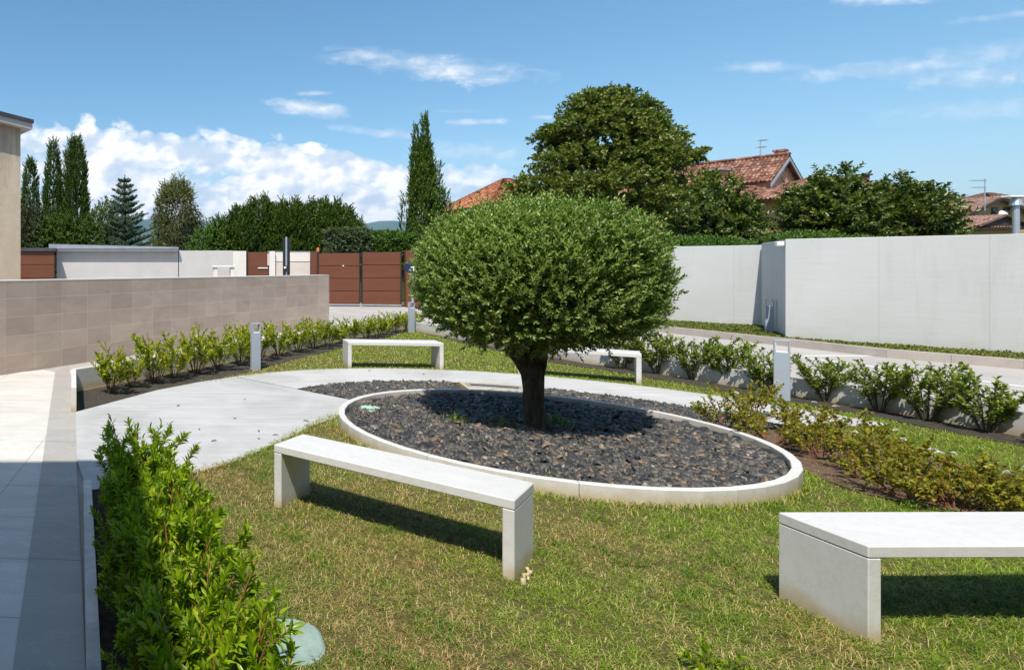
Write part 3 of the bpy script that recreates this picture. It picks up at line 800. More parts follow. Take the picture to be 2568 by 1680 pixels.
# boundary from the gate to the white wall, hidden behind the crown from here
concrete('concrete_wall', 'white concrete wall piece linking the double gate and the set-back wall, behind the crown', [(12.15, 25.9), (13.0, 23.25)], -.05, 2.25)

# signal post with a tall black panel
sp = thing('signal_post', 'steel post carrying a tall black panel, behind the tiled wall', 'post', (X_at(718, 22), 22.0, 0))
l = MB(); l.cyl(0, 0, .032, 0, 2.70, 12); l.build('pole', M['steel'], sp)
l = MB(); l.box(-.10, .14, .04, .10, 1.36, 2.64, .01); l.build('panel', M['black'], sp)
l = MB(); l.box(-.10, .04, -.12, -.035, 1.50, 1.70, .02); l.build('camera_box', M['black'], sp)
l = MB(); l.cyl(-.06, -.09, .045, 1.61, 1.67, 12); l.build('lens', M['whiteplastic'], sp)
# blue sign post by the right end of the gate
sg = thing('sign_post', 'grey post with a blue sign bearing a white cross, beside the tree crown', 'sign', (X_at(1035, 17.2), 17.2, 0))
l = MB(); l.cyl(0, 0, .03, 0, 1.85, 12); l.build('pole', M['bollard'], sg)
l = MB(); l.box(-.21, .12, -.05, -.03, 1.54, 1.80, .004); l.build('sign_plate', M['bluesign'], sg)
l = MB(); l.box(-.015, .015, -.056, -.0505, 1.57, 1.77); l.box(-.08, .08, -.0585, -.0565, 1.655, 1.685); l.build('cross', M['whiteplastic'], sg)

# ================================================================= BOLLARDS
def bollard(loc, rz, label):
    t = thing('bollard_light', label, 'bollard', loc, rz, 'grey bollard lights with a window cut through the head')
    w, d, h = .15, .085, .78
    m = MB()
    m.box(-w/2, w/2, -d/2, d/2, -.05, h-.155, .006)
    m.box(-w/2, -w/2+.017, -d/2, d/2, h-.1545, h-.0175, .002); m.box(w/2-.017, w/2, -d/2, d/2, h-.1545, h-.0175, .002)
    m.box(-w/2, w/2, -d/2, d/2, h-.017, h, .004)
    m.build('housing', M['bollard'], t)
    l = MB(); l.box(-w/2+.02, w/2-.02, -d/2+.006, d/2-.006, h-.1548, h-.146, .002); l.box(-w/2+.0173, -w/2+.022, -d/2+.008, d/2-.008, h-.146, h-.02); l.build('reflector', M['bollard_in'], t)
bollard((2.13, 10.50, 0), .25, 'grey bollard light at the lawn edge beside the yellow-green shrubs')
bollard((8.42, 8.17, 0), -.75, 'grey bollard light rising among the green shrubs beside the roses')
bollard((15.42, 15.25, .12), -.6, 'grey bollard light on the grass verge in front of the shaded wall corner')
bollard((7.30, 16.3, 0), .3, 'grey bollard light at the far garden corner, against the left edge of the crown')

# ================================================================= STAINED BUILDING (left edge) AND THE ONE THAT SHADES US
sbld = thing('old_building', 'stained beige plaster building with a thin dark roof slab at the left edge', 'building', (-2.17, 13.0, 0), math.atan2(-.53, -.85))
def tilted(x0, x1, y0, y1, za, zb, k):
    return [(x0,y0,za+k*x0),(x1,y0,za+k*x1),(x1,y1,za+k*x1),(x0,y1,za+k*x0),(x0,y0,zb+k*x0),(x1,y0,zb+k*x1),(x1,y1,zb+k*x1),(x0,y1,zb+k*x0)]
BXF = [(0,3,2,1),(4,5,6,7),(0,1,5,4),(1,2,6,5),(2,3,7,6),(3,0,4,7)]
m = MB(); vv = tilted(0, 9, -7, 0, 4.0, 4.518, .12); vv[:4] = [(x, y, -.05) for x, y, z in vv[:4]]; m.add(vv, BXF); m.build('wall', M['plaster'], sbld)
m = MB(); m.add(tilted(-.19, 9.3, -7.3, .17, 4.52, 4.64, .12), BXF); m.build('eave', M['stucco'], sbld)
m = MB(); m.add(tilted(-.21, 9.35, -7.35, .20, 4.643, 4.715, .12), BXF); m.build('roof_slab', M['coping_d'], sbld)
sh = thing('unseen_shading_building', 'unseen building beside the camera shading the paving, with a rear wing added to block sky', 'building', (-2.35, 1.48, 0))
m = MB(); m.prism([(0, 0), (-12, 0), (-12, -19), (24, -19), (24, -6.6), (.38, -6.6)], -.05, 8.0); m.build('wall', M['plaster_dark'], sh)  # side block inferred from its shadow; rear wing added to cut sky fill
m = MB(); m.box(2, 3.6, -6.597, -6.58, 0, 2.4); m.build('door', M['glass'], sh)
m = MB(); m.box(.19, .30, -4.9, -3.5, 1, 3.4); m.build('window', M['glass'], sh)

# ================================================================= THE CLIPPED TREE
tr = thing('clipped_tree', 'round clipped small-leaved tree with a dark trunk in the slate planter', 'tree', (4.25, 6.60, .03))
t = MB()
t.tube([(0, 0, -.05), (.005, 0, .05), (-.01, 0, .14), (-.02, 0, .26), (-.012, .0, .42), (-.03, 0, .56), (-.05, 0, .70)], [.19, .135, .105, .094, .09, .104, .125], 18, .11)
t.tube([(-.03, 0, .58), (-.17, -.03, .76), (-.36, -.08, .95), (-.52, -.1, 1.25)], [.11, .09, .07, .045], 12, .07)
t.tube([(-.02, 0, .66), (.08, .08, .85), (.25, .2, 1.12), (.4, .3, 1.4)], [.105, .08, .06, .04], 12, .07)
t.tube([(-.03, 0, .68), (-.02, -.08, .9), (.03, -.22, 1.15), (.1, -.35, 1.5)], [.09, .07, .05, .035], 12, .07)
for i in range(26):
    a = R_.random()*6.28; e = R_.uniform(.1, 1.0); r = R_.uniform(.6, 1.0)
    p0 = Vector((.1*math.cos(a), .1*math.sin(a), .95)); p2 = Vector((1.0*r*math.cos(a), 1.0*r*math.sin(a), 1.0+e))
    p1 = (p0+p2)/2 + Vector((0, 0, .08))
    t.tube([p0, p1, p2], [.03, .02, .008], 6)
t.build('trunk', M['bark'], tr, True)
lob = [((-.04, .0, 1.57), (1.03, 1.0, .68)), ((-.40, -.1, 1.56), (.68, .72, .48)), ((.34, 0, 1.54), (.70, .72, .52)), ((-.03, -.3, 1.70), (.80, .72, .54))]
parts = [lobed_crown(lob[:1], 5600, 15, .13, .042, .0175, 21, .10, .66, .95, .9, se=2.8), lobed_crown(lob[1:], 2400, 14, .13, .042, .017, 24, .12, .45, .55, .9),
         lobed_crown(lob[:1], 1500, 13, .15, .040, .016, 22, .10, .90, 1.3, .8, se=2.8),
         lobed_crown([((-.0, .1, 1.64), (.97, .94, .67))], 170, 18, .24, .040, .015, 23, .05, .95, 2.2, .7),
         shoots(np.array([[-.50, .2, 2.18], [-.45, .2, 2.16], [-.56, .22, 2.10], [-.20, .1, 2.2], [-.8, .1, 2.0], [1.0, 0, 1.85], [1.0, .1, 1.65], [-1.0, -.1, 1.25], [-1.0, 0, 1.05]]), np.array([[0, 0, 1.], [.1, 0, 1], [-.2, 0, 1], [0, 0, 1], [-.2, 0, 1], [1, 0, .45], [1, 0, .1], [-1, 0, .6], [-1, 0, .5]]), np.array([.30, .22, .2, .16, .2, .34, .25, .2, .22]), 16, .042, .016, .8)]
V, F = join(parts)
keep = None
np_obj('crown', V, F, M['lf_tree'], tr)

# ================================================================= SHRUB BUILDERS
def shrub_mesh(seed, h, rad, nst, k, ll, lw, fine, side=3, tilt=.25, curve=0.05, sub=True, start=.15, slen=.35):
    """stems fan out of one root; leafy side shoots on each"""
    rg = np.random.default_rng(seed)
    st = MB(); B = []; D = []; L = []
    for i in range(nst):
        a = i*2.4 + rg.random(); tl = tilt*(.35 + .9*rg.random())
        hh = h*(.70 + .3*rg.random())
        base = Vector((.03*math.cos(a), .03*math.sin(a), -.02))
        d = Vector((math.cos(a)*math.sin(tl), math.sin(a)*math.sin(tl), math.cos(tl)))
        mid = base + d*hh*.55 + Vector((0, 0, 0)); tip = base + d*hh + Vector((math.cos(a), math.sin(a), 0))*rad*.12
        st.tube([base, mid, tip], [.0055*h/.6, .0038*h/.6, .0015], 5)
        B.append(base + (tip-base)*start); D.append(tip-base); L.append((tip-base).length*(1-start))
        for j in range(side):
            f = .25 + .6*(j + rg.random())/side; p = base + (tip-base)*f
            b = a + rg.normal()*1.2
            dd = Vector((math.cos(b)*.8, math.sin(b)*.8, .75 + .4*rg.random()))
            l_ = slen*h*(.6 + .6*rg.random())*(1.15-f*.5)
            st.tube([p, p + dd.normalized()*l_], [.0028, .0012], 4)
            B.append(p); D.append(dd); L.append(l_)
    V, F = shoots(np.array([list(x) for x in B]), np.array([list(x) for x in D]), np.array(L), k, ll, lw, 1.0, fine, 0, .15, rg)
    return st, V, F
def shrub(name, label, cat, group, mat, tmat, args, loc, rz=0, sc=1):
    t = thing(name, label, cat, loc, rz, group); t.scale = (sc, sc, sc)
    st, V, F = shrub_mesh(*args)
    st.build('stem', tmat, t); np_obj('foliage', V, F, mat, t)
    return t
ORD = ['first', 'second', 'third', 'fourth', 'fifth', 'sixth', 'seventh', 'eighth', 'ninth', 'tenth', 'eleventh', 'twelfth', 'thirteenth', 'fourteenth', 'fifteenth', 'sixteenth', 'seventeenth', 'eighteenth', 'nineteenth', 'twentieth']

# front hedge: upright glossy plants, nearest first
gH = 'glossy hedge plants in the shaded front bed'
hp = []
for v in range(4):
    hp.append((v, None))
protos = {}
for i in range(13):
    y = 4.66 - i*.275; x = .095 + (4.66-y)*.072 + R_.uniform(-.03, .03)
    if i % 2: x += .05
    v = i % 4
    lab = ('glossy green plant in the shaded front bed, %s from the pale path' % ORD[i]) if i < 12 else 'glossy green hedge plant closest to the camera in the front bed'
    if v not in protos:
        protos[v] = shrub('hedge_plant', lab, 'shrub', gH, M['lf_hedge'], M['twig_red'], (300+v, .60, .28, 12, 24, .050, .0155, True, 5, .46, 0, True, .05, .28), (x, y, .01), R_.random()*6.28, .98 + .08*R_.random())
    else:
        copy_tree(protos[v], (x, y, .01), R_.random()*6.28, lab, .93 + .14*R_.random())
for i in range(8):
    y = 4.35 - i*.33; x = -.045 + (4.66-y)*.055 + R_.uniform(-.02, .02)
    copy_tree(protos[(i+1) % 4], (x, y, .005), R_.random()*6.28, 'low dark plant against the narrow kerb in the shaded bed, %s from the path' % ORD[i], .56 + .12*R_.random())
# left bed: young yellow-green shrubs, from the paving corner to the gate
gL = 'young yellow-green shrubs along the straight kerb'
protos = {}
base_px = [(275, 987), (333, 975), (390, 963), (443, 951), (497, 940), (545, 928), (597, 917), (652, 905), (700, 893), (748, 884), (790, 876)]
PL = []
for px, py in base_px:
    Z = FPX*EYE/(py-HOR); PL.append(((px-CXP)*Z/FPX, Z))
for k in range(9):
    PL.append((PL[10][0] + .42*(k+1), PL[10][1] + .43*(k+1)))
for i, (x, y) in enumerate(PL):
    x += R_.uniform(-.04, .04)
    v = i % 4
    lab = 'young %s shrub in the left bed, %s from the paving corner' % ('sparse yellow-green' if i < 11 else 'thin pale green', ORD[i])
    sc = (1.02 if i < 11 else .8)*(.8 + .36*R_.random()); y += R_.uniform(-.06, .06)
    if i == 1: sc = .75
    if v not in protos:
        protos[v] = shrub('young_shrub', lab, 'shrub', gL, M['lf_yellow'], M['twig'], (400+v, .72, .26, 12, 14, .056, .027, True, 4, .42, 0, True, .22, .32), (x, y, .0), R_.random()*6.28, sc)
    else: copy_tree(protos[v], (x, y, 0), R_.random()*6.28, lab, sc)
# right bed: green shrubs along the drive kerb
gR = 'green shrubs along the drive kerb'
protos = {}
PR = []
for px, py in [(1560, 926), (1648, 938), (1738, 953), (1820, 964), (1922, 984), (2072, 1008), (2250, 1032), (2376, 1056), (2545, 1085)]:
    Z = FPX*EYE/(py-HOR); PR.append(((px-CXP)*Z/FPX, Z))
PR += [(8.85, 5.75), (8.9, 5.1), (8.9, 4.4)]
for i, (x, y) in enumerate(PR):
    x = min(x, 8.95)
    lab = 'bushy green shrub beside the drive, %s counted from behind the trunk' % ORD[i]
    v = i % 4; sc = .93 + .2*R_.random()
    if v not in protos:
        protos[v] = shrub('green_shrub', lab, 'shrub', gR, M['lf_shrub'], M['twig'], (500+v, .68, .28, 14, 14, .050, .026, True, 4, .36, 0, True, .06, .32), (x, y, .0), R_.random()*6.28, sc)
    else: copy_tree(protos[v], (x, y, 0), R_.random()*6.28, lab, sc)
# roses
gRo = 'bronzed rose bushes with white flowers'
RP = [(1815, 1070), (1890, 1045), (1935, 1112), (2015, 1085), (2060, 1145), (2130, 1125), (2180, 1195), (2245, 1170), (2290, 1245), (2350, 1222), (2400, 1275), (2480, 1262), (2530, 1300), (2610, 1285)]
protos = {}
def add_flowers(t, seed, h):
    rg = np.random.default_rng(seed)
    for q in range(1):
        a = rg.random()*6.28; r = .2*rg.random(); c = np.array([r*math.cos(a), r*math.sin(a), h*(.9 + .15*rg.random())])
        n = 14; d = sph(n, rg); d[:, 2] = abs(d[:, 2])*.8 + .15; d = unit(d)
        V, F = leaves(np.repeat(c[None], n, 0), d, np.repeat([[0, 0, 1.]], n, 0) - d*.3 + rg.normal(0, .2, (n, 3)), np.full(n, .026), np.full(n, .028), True)
        np_obj('flower', V, F, M['petal'], t)
LABR = ['outermost left rose bush with bare twigs over the path edge', 'rose bush beside the path end, under the tall bollard light', 'rose bush beside the right rim of the planter', 'rose bush just behind the right rim, below the bollard light',
        'rose bush over the reddish mulch patch', 'rose bush behind the mulch patch, in the back row', 'yellow-tipped rose bush right of the mulch patch', 'rose bush in the middle of the back row, with several white flowers',
        'low rose bush right behind the nearest bench end', 'rose bush in front of the right lawn strip', 'yellow-green rose bush behind the middle of the nearest bench', 'rose bush beside the right lawn, near the picture edge',
        'rose bush at the right edge behind the nearest bench', 'rose bush cut by the right picture edge']
for i, (px, py) in enumerate(RP):
    Z = FPX*(EYE-.02)/(py-HOR); x = (px-CXP)*Z/FPX
    v = i % 5; sc = .88 + .25*R_.random()
    if v not in protos:
        args = (600+v, .40, .30, 12, 9, .032, .022, True, 5, .85, 0, True, .35, .45)
        t = shrub('rose_bush', LABR[i], 'rose', gRo, M['lf_rose'], M['twig_red'], args, (x, Z, 0), R_.random()*6.28, sc)
        add_flowers(t, 650+v, .38); protos[v] = t
    else: copy_tree(protos[v], (x, Z, 0), R_.random()*6.28, LABR[i], sc)

# ================================================================= GRASS
def inpoly(x, y, poly):
    c = np.zeros(len(x), bool); n = len(poly)
    for i in range(n):
        x0, y0 = poly[i]; x1, y1 = poly[(i+1) % n]
        if y0 == y1: continue
        k = ((y0 > y) != (y1 > y)) & (x < (x1-x0)*(y-y0)/(y1-y0) + x0); c ^= k
    return c
def lawn_ok(x, y):
    ok = inpoly(x, y, GARDEN) & ~inpoly(x, y, PATH)
    r = np.hypot(x-CC[0], y-CC[1]); a = np.degrees(np.arctan2(y-CC[1], x-CC[0]))
    ok &= r > 1.885
    ok &= ~((r < 3.0) & (a > 6) & (a < 126))
    for b in (BED_L, BED_R, BED_F): ok &= ~inpoly(x, y, b)
    m = inpoly(x, y, BED_M); ok &= ~(m & (rng.random(len(x)) < .88))
    ok &= ~(np.hypot(x-.735, y-2.95) < .165 + .02*np.sin(9*np.arctan2(y-2.95, x-.735)))
    return ok
def blades(x, y, z, h, w, seed, flat=.75):
    rg = np.random.default_rng(seed); n = len(x)
    a = rg.random(n)*6.28; le = flat*(.5 + rg.random(n)*.9)
    d = np.stack([np.cos(a)*np.sin(le), np.sin(a)*np.sin(le), np.cos(le)], 1)
    le2 = le + .5 + .5*rg.random(n)
    d2 = np.stack([np.cos(a)*np.sin(le2), np.sin(a)*np.sin(le2), np.cos(le2)], 1)
    s_ = np.stack([-np.sin(a), np.cos(a), np.zeros(n)], 1)
    h = (h*(.5 + .8*rg.random(n)))[:, None]; w = (w*(.7 + .6*rg.random(n)))[:, None]
    P = np.stack([x, y, np.full(n, z) if np.isscalar(z) else z], 1)
    m = P + d*h*.55; t_ = m + d2*h*.5
    t_[:, 2] = np.maximum(t_[:, 2], P[:, 2] + .004)
    V = np.stack([P - s_*w*.5, P + s_*w*.5, m + s_*w*.45, m - s_*w*.45, t_], 1).reshape(-1, 3)
    b = np.arange(n)[:, None]*5
    F = np.concatenate([b + np.array([q]) for q in ((0,1,2),(0,2,3),(3,2,4))])
    return V, F
parts = []
def strew(n, x0, x1, y0, y1, h, w, seed, okf=lawn_ok, z=0.0, flat=.75, clump=False):
    rg = np.random.default_rng(seed); x = x0 + (x1-x0)*rg.random(n); y = y0 + (y1-y0)*rg.random(n)
    k = okf(x, y)
    vis = (x/y > -.25) & (x/y < 2.4)
    k &= vis
    cl_ = np.sin(x*31 + 2.2*np.sin(y*23)) + np.sin(y*37 + 2*np.sin(x*19 + 1)) + .8*np.sin(x*9 + y*7.3)
    k &= rg.random(n) < np.clip(.74 + .30*cl_, .26, 1)
    h = h*1.0
    x = x[k]; y = y[k]
    hv = h*(1 + .35*np.sin(x*3.1 + 2*np.sin(y*2.3)) * np.sin(y*4.1 + x*1.7))
    parts.append(blades(x, y, z, hv, w, seed+1, flat))
strew(75000, 5.5, 9.1, 2.2, 4.3, .043, .0034, 29, flat=1.0)
strew(190000, .2, 5.5, 2.2, 4.3, .043, .0023, 31, flat=1.08)
strew(190000, .3, 9.1, 4.3, 6.8, .042, .0030, 33, flat=1.0)
strew(90000, 1.5, 9.1, 6.8, 10.0, .036, .0055, 35)
strew(90000, 1.5, 9.1, 10.0, 16.5, .036, .010, 37)
# taller tufts in clumps
rg = np.random.default_rng(77)
cx_ = rg.uniform(.3, 8.5, 1300); cy_ = rg.uniform(2.3, 8.5, 1300)
keepc = (np.sin(cx_*2.1 + 1.3*np.sin(cy_*1.9)) + np.sin(cy_*3.3 + cx_) + .25*(cx_-2.5) + rg.normal(0, .7, 1300)) > -.1
cx_ = np.where(keepc, cx_, -9)
xx = (cx_[:, None] + rg.normal(0, .045, (1300, 42))).ravel(); yy = (cy_[:, None] + rg.normal(0, .045, (1300, 42))).ravel()
k = lawn_ok(xx, yy); tufts = blades(xx[k], yy[k], 0, .072, .0032, 78, .95)
# a fringe against the planter and bench feet
a = rg.uniform(math.radians(150), math.radians(362), 2600); r = 1.885 + rg.random(2600)**2*.07
xx = CC[0] + r*np.cos(a); yy = CC[1] + r*np.sin(a); k = lawn_ok(xx, yy)
parts.append(blades(xx[k], yy[k], 0, .06, .0036, 79, .4))
V, F = tufts; o = np_obj('grass_tufts', V, F, M['tuft']); tag(o, 'lush darker green grass tufts scattered through the lawn', 'grass', kind='stuff')
V, F = join(parts)
o = np_obj('lawn_grass', V, F, M['grass']); tag(o, 'short lawn grass, green with dry straw patches, around benches and planter', 'grass', kind='stuff')
# grass creeping over the path edges
parts = []
def fringe(line, n, seed, off=.035):
    rg = np.random.default_rng(seed); P = np.array(line, float); d = np.linalg.norm(np.diff(P, axis=0), axis=1); c = np.concatenate([[0], np.cumsum(d)])
    t_ = rg.random(n)*c[-1]; x = np.interp(t_, c, P[:, 0]); y = np.interp(t_, c, P[:, 1])
    w_ = .3 + .9*np.abs(np.sin(t_*4.1 + np.sin(t_*9.7)))
    x = x + rg.normal(0, off, n)*w_; y = y + rg.normal(0, off, n)*w_
    parts.append(blades(x, y, .004, .052, .0042, seed+1, 1.0))
fringe([(2.47, 7.37), (2.01, 6.88), (1.42, 6.13), (.94, 5.61), (.45, 5.22), (.2, 5.06)], 2600, 801)
fringe(arc(4.2, 124, 8, 60), 4200, 803, .04)
fringe([(1.15, 9.42), (1.8, 10.0), (2.6, 10.7)], 500, 805, .1)
V, F = join(parts); o = np_obj('edge_grass', V, F, M['grass']); tag(o, 'ragged grass creeping over the edges of the concrete path', 'grass', kind='stuff')
parts = []
def vok(x, y): return inpoly(x, y, VERGE)
strew(60000, 12.3, 18.5, 8.5, 20.5, .05, .02, 41, vok, .125, .6)
V, F = join(parts); o = np_obj('verge_grass', V, F, M['verge']); tag(o, 'grass verge between the beige drive kerb and the white wall', 'grass', kind='stuff')

# small weeds in the slate
for i, (px, py, hh) in enumerate([(1146, 1062, .17), (1395, 1060, .14), (1420, 1075, .16), (1330, 1068, .12), (1260, 1070, .13), (1075, 1085, .05), (1215, 1110, .05), (1380, 1195, .06), (1375, 1000, .10)]):
    Z = FPX*(EYE-.06)/(py-HOR); x = (px-CXP)*Z/FPX
    rg = np.random.default_rng(900+i); n = 60
    V, F = blades(rg.normal(0, .03 + hh*.15, n), rg.normal(0, .03 + hh*.15, n), 0.0, hh, .006, 901+i, .35)
    o = np_obj('weed', V, F, M['lf_shrub']); o.location = (x, Z, .05)
    tag(o, ['tall single weed in the slate left of the trunk', 'leafy weed in the shade right of the trunk', 'outermost weed in the shade right of the trunk', 'low weed at the right foot of the trunk', 'low weed at the left foot of the trunk',
            'flat green weed in the sunny slate, left', 'flat green weed in the sunny slate, in front of the trunk', 'weed at the near rim of the planter', 'thin dry stalk weed at the far rim, right of the trunk'][i], 'weed')
# broad-leaved weeds in the near grass
for i, (x, y) in enumerate([(2.52, 2.70), (4.05, 2.62)]):
    shrub('weed', ['leafy green weed at the bottom edge, middle of the lawn', 'leafy green weed at the bottom edge, in front of the nearest bench'][i], 'weed', None, M['lf_hedge'], M['twig'],
          (700+i, .12, .2, 9, 9, .032, .012, True, 2, .9, 0, True, .1, .4), (x, y, 0), 0, 1)
# dead leaves on the path
for i, (px, py) in enumerate([(592, 1054), (646, 1083), (648, 1105), (500, 1082), (545, 1110), (613, 1005), (700, 1096), (931, 933), (1066, 941), (452, 1020), (760, 1060)]):
    Z = FPX*EYE/(py-HOR); x = (px-CXP)*Z/FPX
    rg = np.random.default_rng(950+i); a = rg.random()*6.28
    V, F = leaves(np.zeros((1, 3)), np.array([[math.cos(a), math.sin(a), .15]]), np.array([[.2, .1, 1.]]), [.045 + .03*rg.random()], [.02], True, .35, .3)
    o = np_obj('fallen_leaf', V, F, M['lf_brown']); o.location = (x, Z, .018)
    tag(o, 'small dry fallen leaf lying on the pale concrete path', 'leaf', 'dry leaves scattered on the concrete path')

# ================================================================= BACKGROUND TREES
def bg_tree(name, label, px, Y, mat, parts_, th=.2, trunk_h=3, group=None):
    t = thing(name, label, 'tree', (X_at(px, Y), Y, 0), 0, group)
    m = MB(); m.tube([(0, 0, -.1), (.05, 0, trunk_h*.5), (0, .05, trunk_h)], [th, th*.8, th*.35], 10, .06); m.build('trunk', M['bark_far'], t, True)
    V, F = join(parts_); np_obj('crown', V, F, mat, t)
    return t
def H_(py, Y): return EYE + (HOR-py)*Y/FPX
CY = [(0, .85), (.12, 1.0), (.35, .95), (.6, .78), (.8, .55), (.93, .3), (1, .05)]
Y = 45
gC = 'slim dark cypresses behind the yard wall'
bg_tree('cypress', 'shortest slim dark cypress, beside the stained building', 76, Y, M['lf_cyp'], [column_crown([(z, r*.75) for z, r in CY], .3, H_(405, Y), 2600, 9, .42, .13, .06, 51)], .2, 5, gC)
bg_tree('cypress', 'slim rounded cypress in the middle of the three', 134, Y, M['lf_cyp'], [column_crown([(z, r*.78) for z, r in CY], .3, H_(359, Y), 3200, 9, .42, .13, .06, 52)], .2, 6, gC)
bg_tree('cypress', 'tallest cypress of the left group, with a spiky forked top', 191, Y, M['lf_cyp'], [column_crown([(z, r*1.02) for z, r in CY], .3, H_(356, Y), 4200, 9, .5, .15, .06, 53, amp=.2),
        column_crown([(0, .5), (.6, .35), (1, .05)], 7, H_(347, Y), 300, 9, .4, .14, .05, 54, cx=.12), column_crown([(0, .4), (.6, .3), (1, .05)], 7, H_(354, Y), 250, 9, .4, .14, .05, 55, cx=-.45)], .25, 7, gC)
Y = 41
bg_tree('bushy_tree', 'brownish bushy tree low against the stained building', 70, Y, M['lf_brown'], [lobed_crown([((0, 0, 3.0), (1.3, 1.3, 2.7)), ((.5, 0, 2), (1, 1, 2))], 1700, 9, .4, .13, .08, 56)], .15, 2)
bg_tree('bushy_tree', 'dark green bushy tree at the foot of the middle cypress', 140, Y, M['lf_lay'], [lobed_crown([((0, 0, 2.8), (1.5, 1.3, 2.3)), ((.8, 0, 2.5), (1.2, 1, 2.0))], 1900, 9, .4, .13, .08, 57)], .15, 2)
bg_tree('bushy_tree', 'round dark green tree left of the blue conifer', 258, Y, M['lf_cyp'], [lobed_crown([((0, 0, 3.2), (1.25, 1.2, 2.3)), ((-.6, 0, 2.5), (1, 1, 2)), ((.5, 0, 2.2), (1, 1, 1.9))], 2400, 9, .4, .14, .08, 58)], .15, 2)
# blue-green conifer: whorls of branches
def conifer(px, Y, top, label, mat):
    h = H_(top, Y); rg = np.random.default_rng(61); B = []; D = []; L = []
    m = MB(); m.tube([(0, 0, -.1), (0, 0, h*.6), (0, 0, h)], [.22, .10, .02], 8)
    z = 1.0
    while z < h-.2:
        f = 1 - (z/h); rl = .12 + 2.5*f**.85
        nb = 7 if z < h*.8 else 5
        for b in range(nb):
            a = b*6.28/nb + rg.random()*.9; l = rl*(.7 + .5*rg.random())
            d = np.array([math.cos(a), math.sin(a), .55 if f < .4 else .38]); d /= np.linalg.norm(d)
            m.tube([(0, 0, z), tuple(np.array([0, 0, z]) + d*l)], [.03, .008], 4)
            for q in range(int(3 + l*9)):
                t_ = (q + rg.random())/(3 + l*9)
                if t_ > 1: continue
                p = np.array([0, 0, z]) + d*l*t_
                s2 = 1 if q % 2 else -1
                side = np.array([-math.sin(a), math.cos(a), 0])*s2
                B.append(p); D.append(d*.8 + side*(1.0 if t_ < .9 else .2) + np.array([0, 0, -.1])); L.append((.16 + .42*(1-t_))*(.4 + .6*min(1, rl)))
        z += .33 + .1*rg.random()
    t = thing('conifer', label, 'tree', (X_at(px, Y), Y, 0))
    m.build('trunk', M['bark_far'], t)
    V, F = shoots(np.array(B), np.array(D), np.array(L), 14, .13, .05, .8, rg=rg); np_obj('crown', V, F, mat, t)
conifer(313, 39, 437, 'blue-green conifer with open tiered branches and a pointed top', M['lf_cedar'])
# birch with hanging twigs
Yb = 44; hb = H_(462, Yb); rg = np.random.default_rng(63); n = 3400
z = rg.random(n); prof = np.interp(z, [0, .25, .55, .8, .93, 1], [1.6, 1.95, 1.6, 1.25, .9, .3])
a = rg.random(n)*6.28; rr = prof*(.25 + .75*rg.random(n)**.5)*bumpf(np.stack([np.cos(a), np.sin(a), z*3], 1), 64, .38)
B = np.stack([np.cos(a)*rr, np.sin(a)*rr, 1.6 + (hb-1.8)*z], 1)
B[:, 2] += rg.normal(0, .25, n); D = np.stack([np.cos(a)*.5, np.sin(a)*.5, np.where(z > .75, .8, -.9)], 1) + rg.normal(0, .5, (n, 3))
bt = bg_tree('birch_tree', 'pale olive birch with drooping twigs, between the conifer and the dark tree mass', 444, Yb, M['lf_birch'], [shoots(B, D, .55*(.5 + .7*rg.random(n)), 10, .11, .075, .9, rg=rg)], .14, 4.5)
Y = 40
bg_tree('small_tree', 'small yellow-green tree right of the birch', 520, Y, M['lf_bright'], [lobed_crown([((0, 0, 2.4), (1.0, 1, 1.5)), ((.8, 0, 2.9), (1.0, .8, 1.6))], 1300, 9, .4, .12, .08, 66)], .1, 2)
bg_tree('small_tree', 'dark olive small tree in front of the dark tree mass, left end', 563, Y, M['lf_lay'], [lobed_crown([((0, 0, 2.9), (.9, .9, 1.6))], 800, 9, .4, .12, .08, 67)], .1, 2)
# row of dense conifers : one thing each
gD = 'dense dark conifers forming a jagged mass behind the gate wall'
labs = ['leftmost dense conifer of the jagged dark mass', 'tall dense conifer, second from the left in the dark mass', 'dense conifer right of the first tall peak', 'dense conifer just left of the middle of the dark mass', 'dense conifer in the middle of the dark mass, behind the signal post',
        'tall dense conifer right of the middle of the dark mass', 'dense conifer above the orange beacon', 'dense conifer behind the thin street lamp', 'rightmost low conifer of the dark mass above the clipped hedge']
for i, (px, top, wr) in enumerate([(606, 515, 1.2), (652, 494, 1.4), (694, 506, 1.25), (728, 503, 1.35), (765, 512, 1.2), (800, 499, 1.35), (832, 505, 1.35), (862, 521, 1.2), (888, 552, .95)]):
    Y = 40 + (i % 3)*1.2; h = H_(top, Y)
    bg_tree('dense_conifer', labs[i], px, Y, M['lf_lay'], [column_crown([(0, wr), (.4, wr*1.02), (.7, wr*.85), (.9, wr*.45), (1, wr*.1)], .2, h-.3, 2300, 9, .42, .14, .065, 70+i, 1.6, .22, .6),
            column_crown([(0, .35), (1, .05)], h-1.6, h, 130, 9, .4, .13, .05, 90+i, 2.5, .2, .5, cx=.35), column_crown([(0, .3), (1, .05)], h-1.7, h-.25, 110, 9, .4, .13, .05, 190+i, 2.5, .2, .5, cx=-.5)], .2, 4, gD)
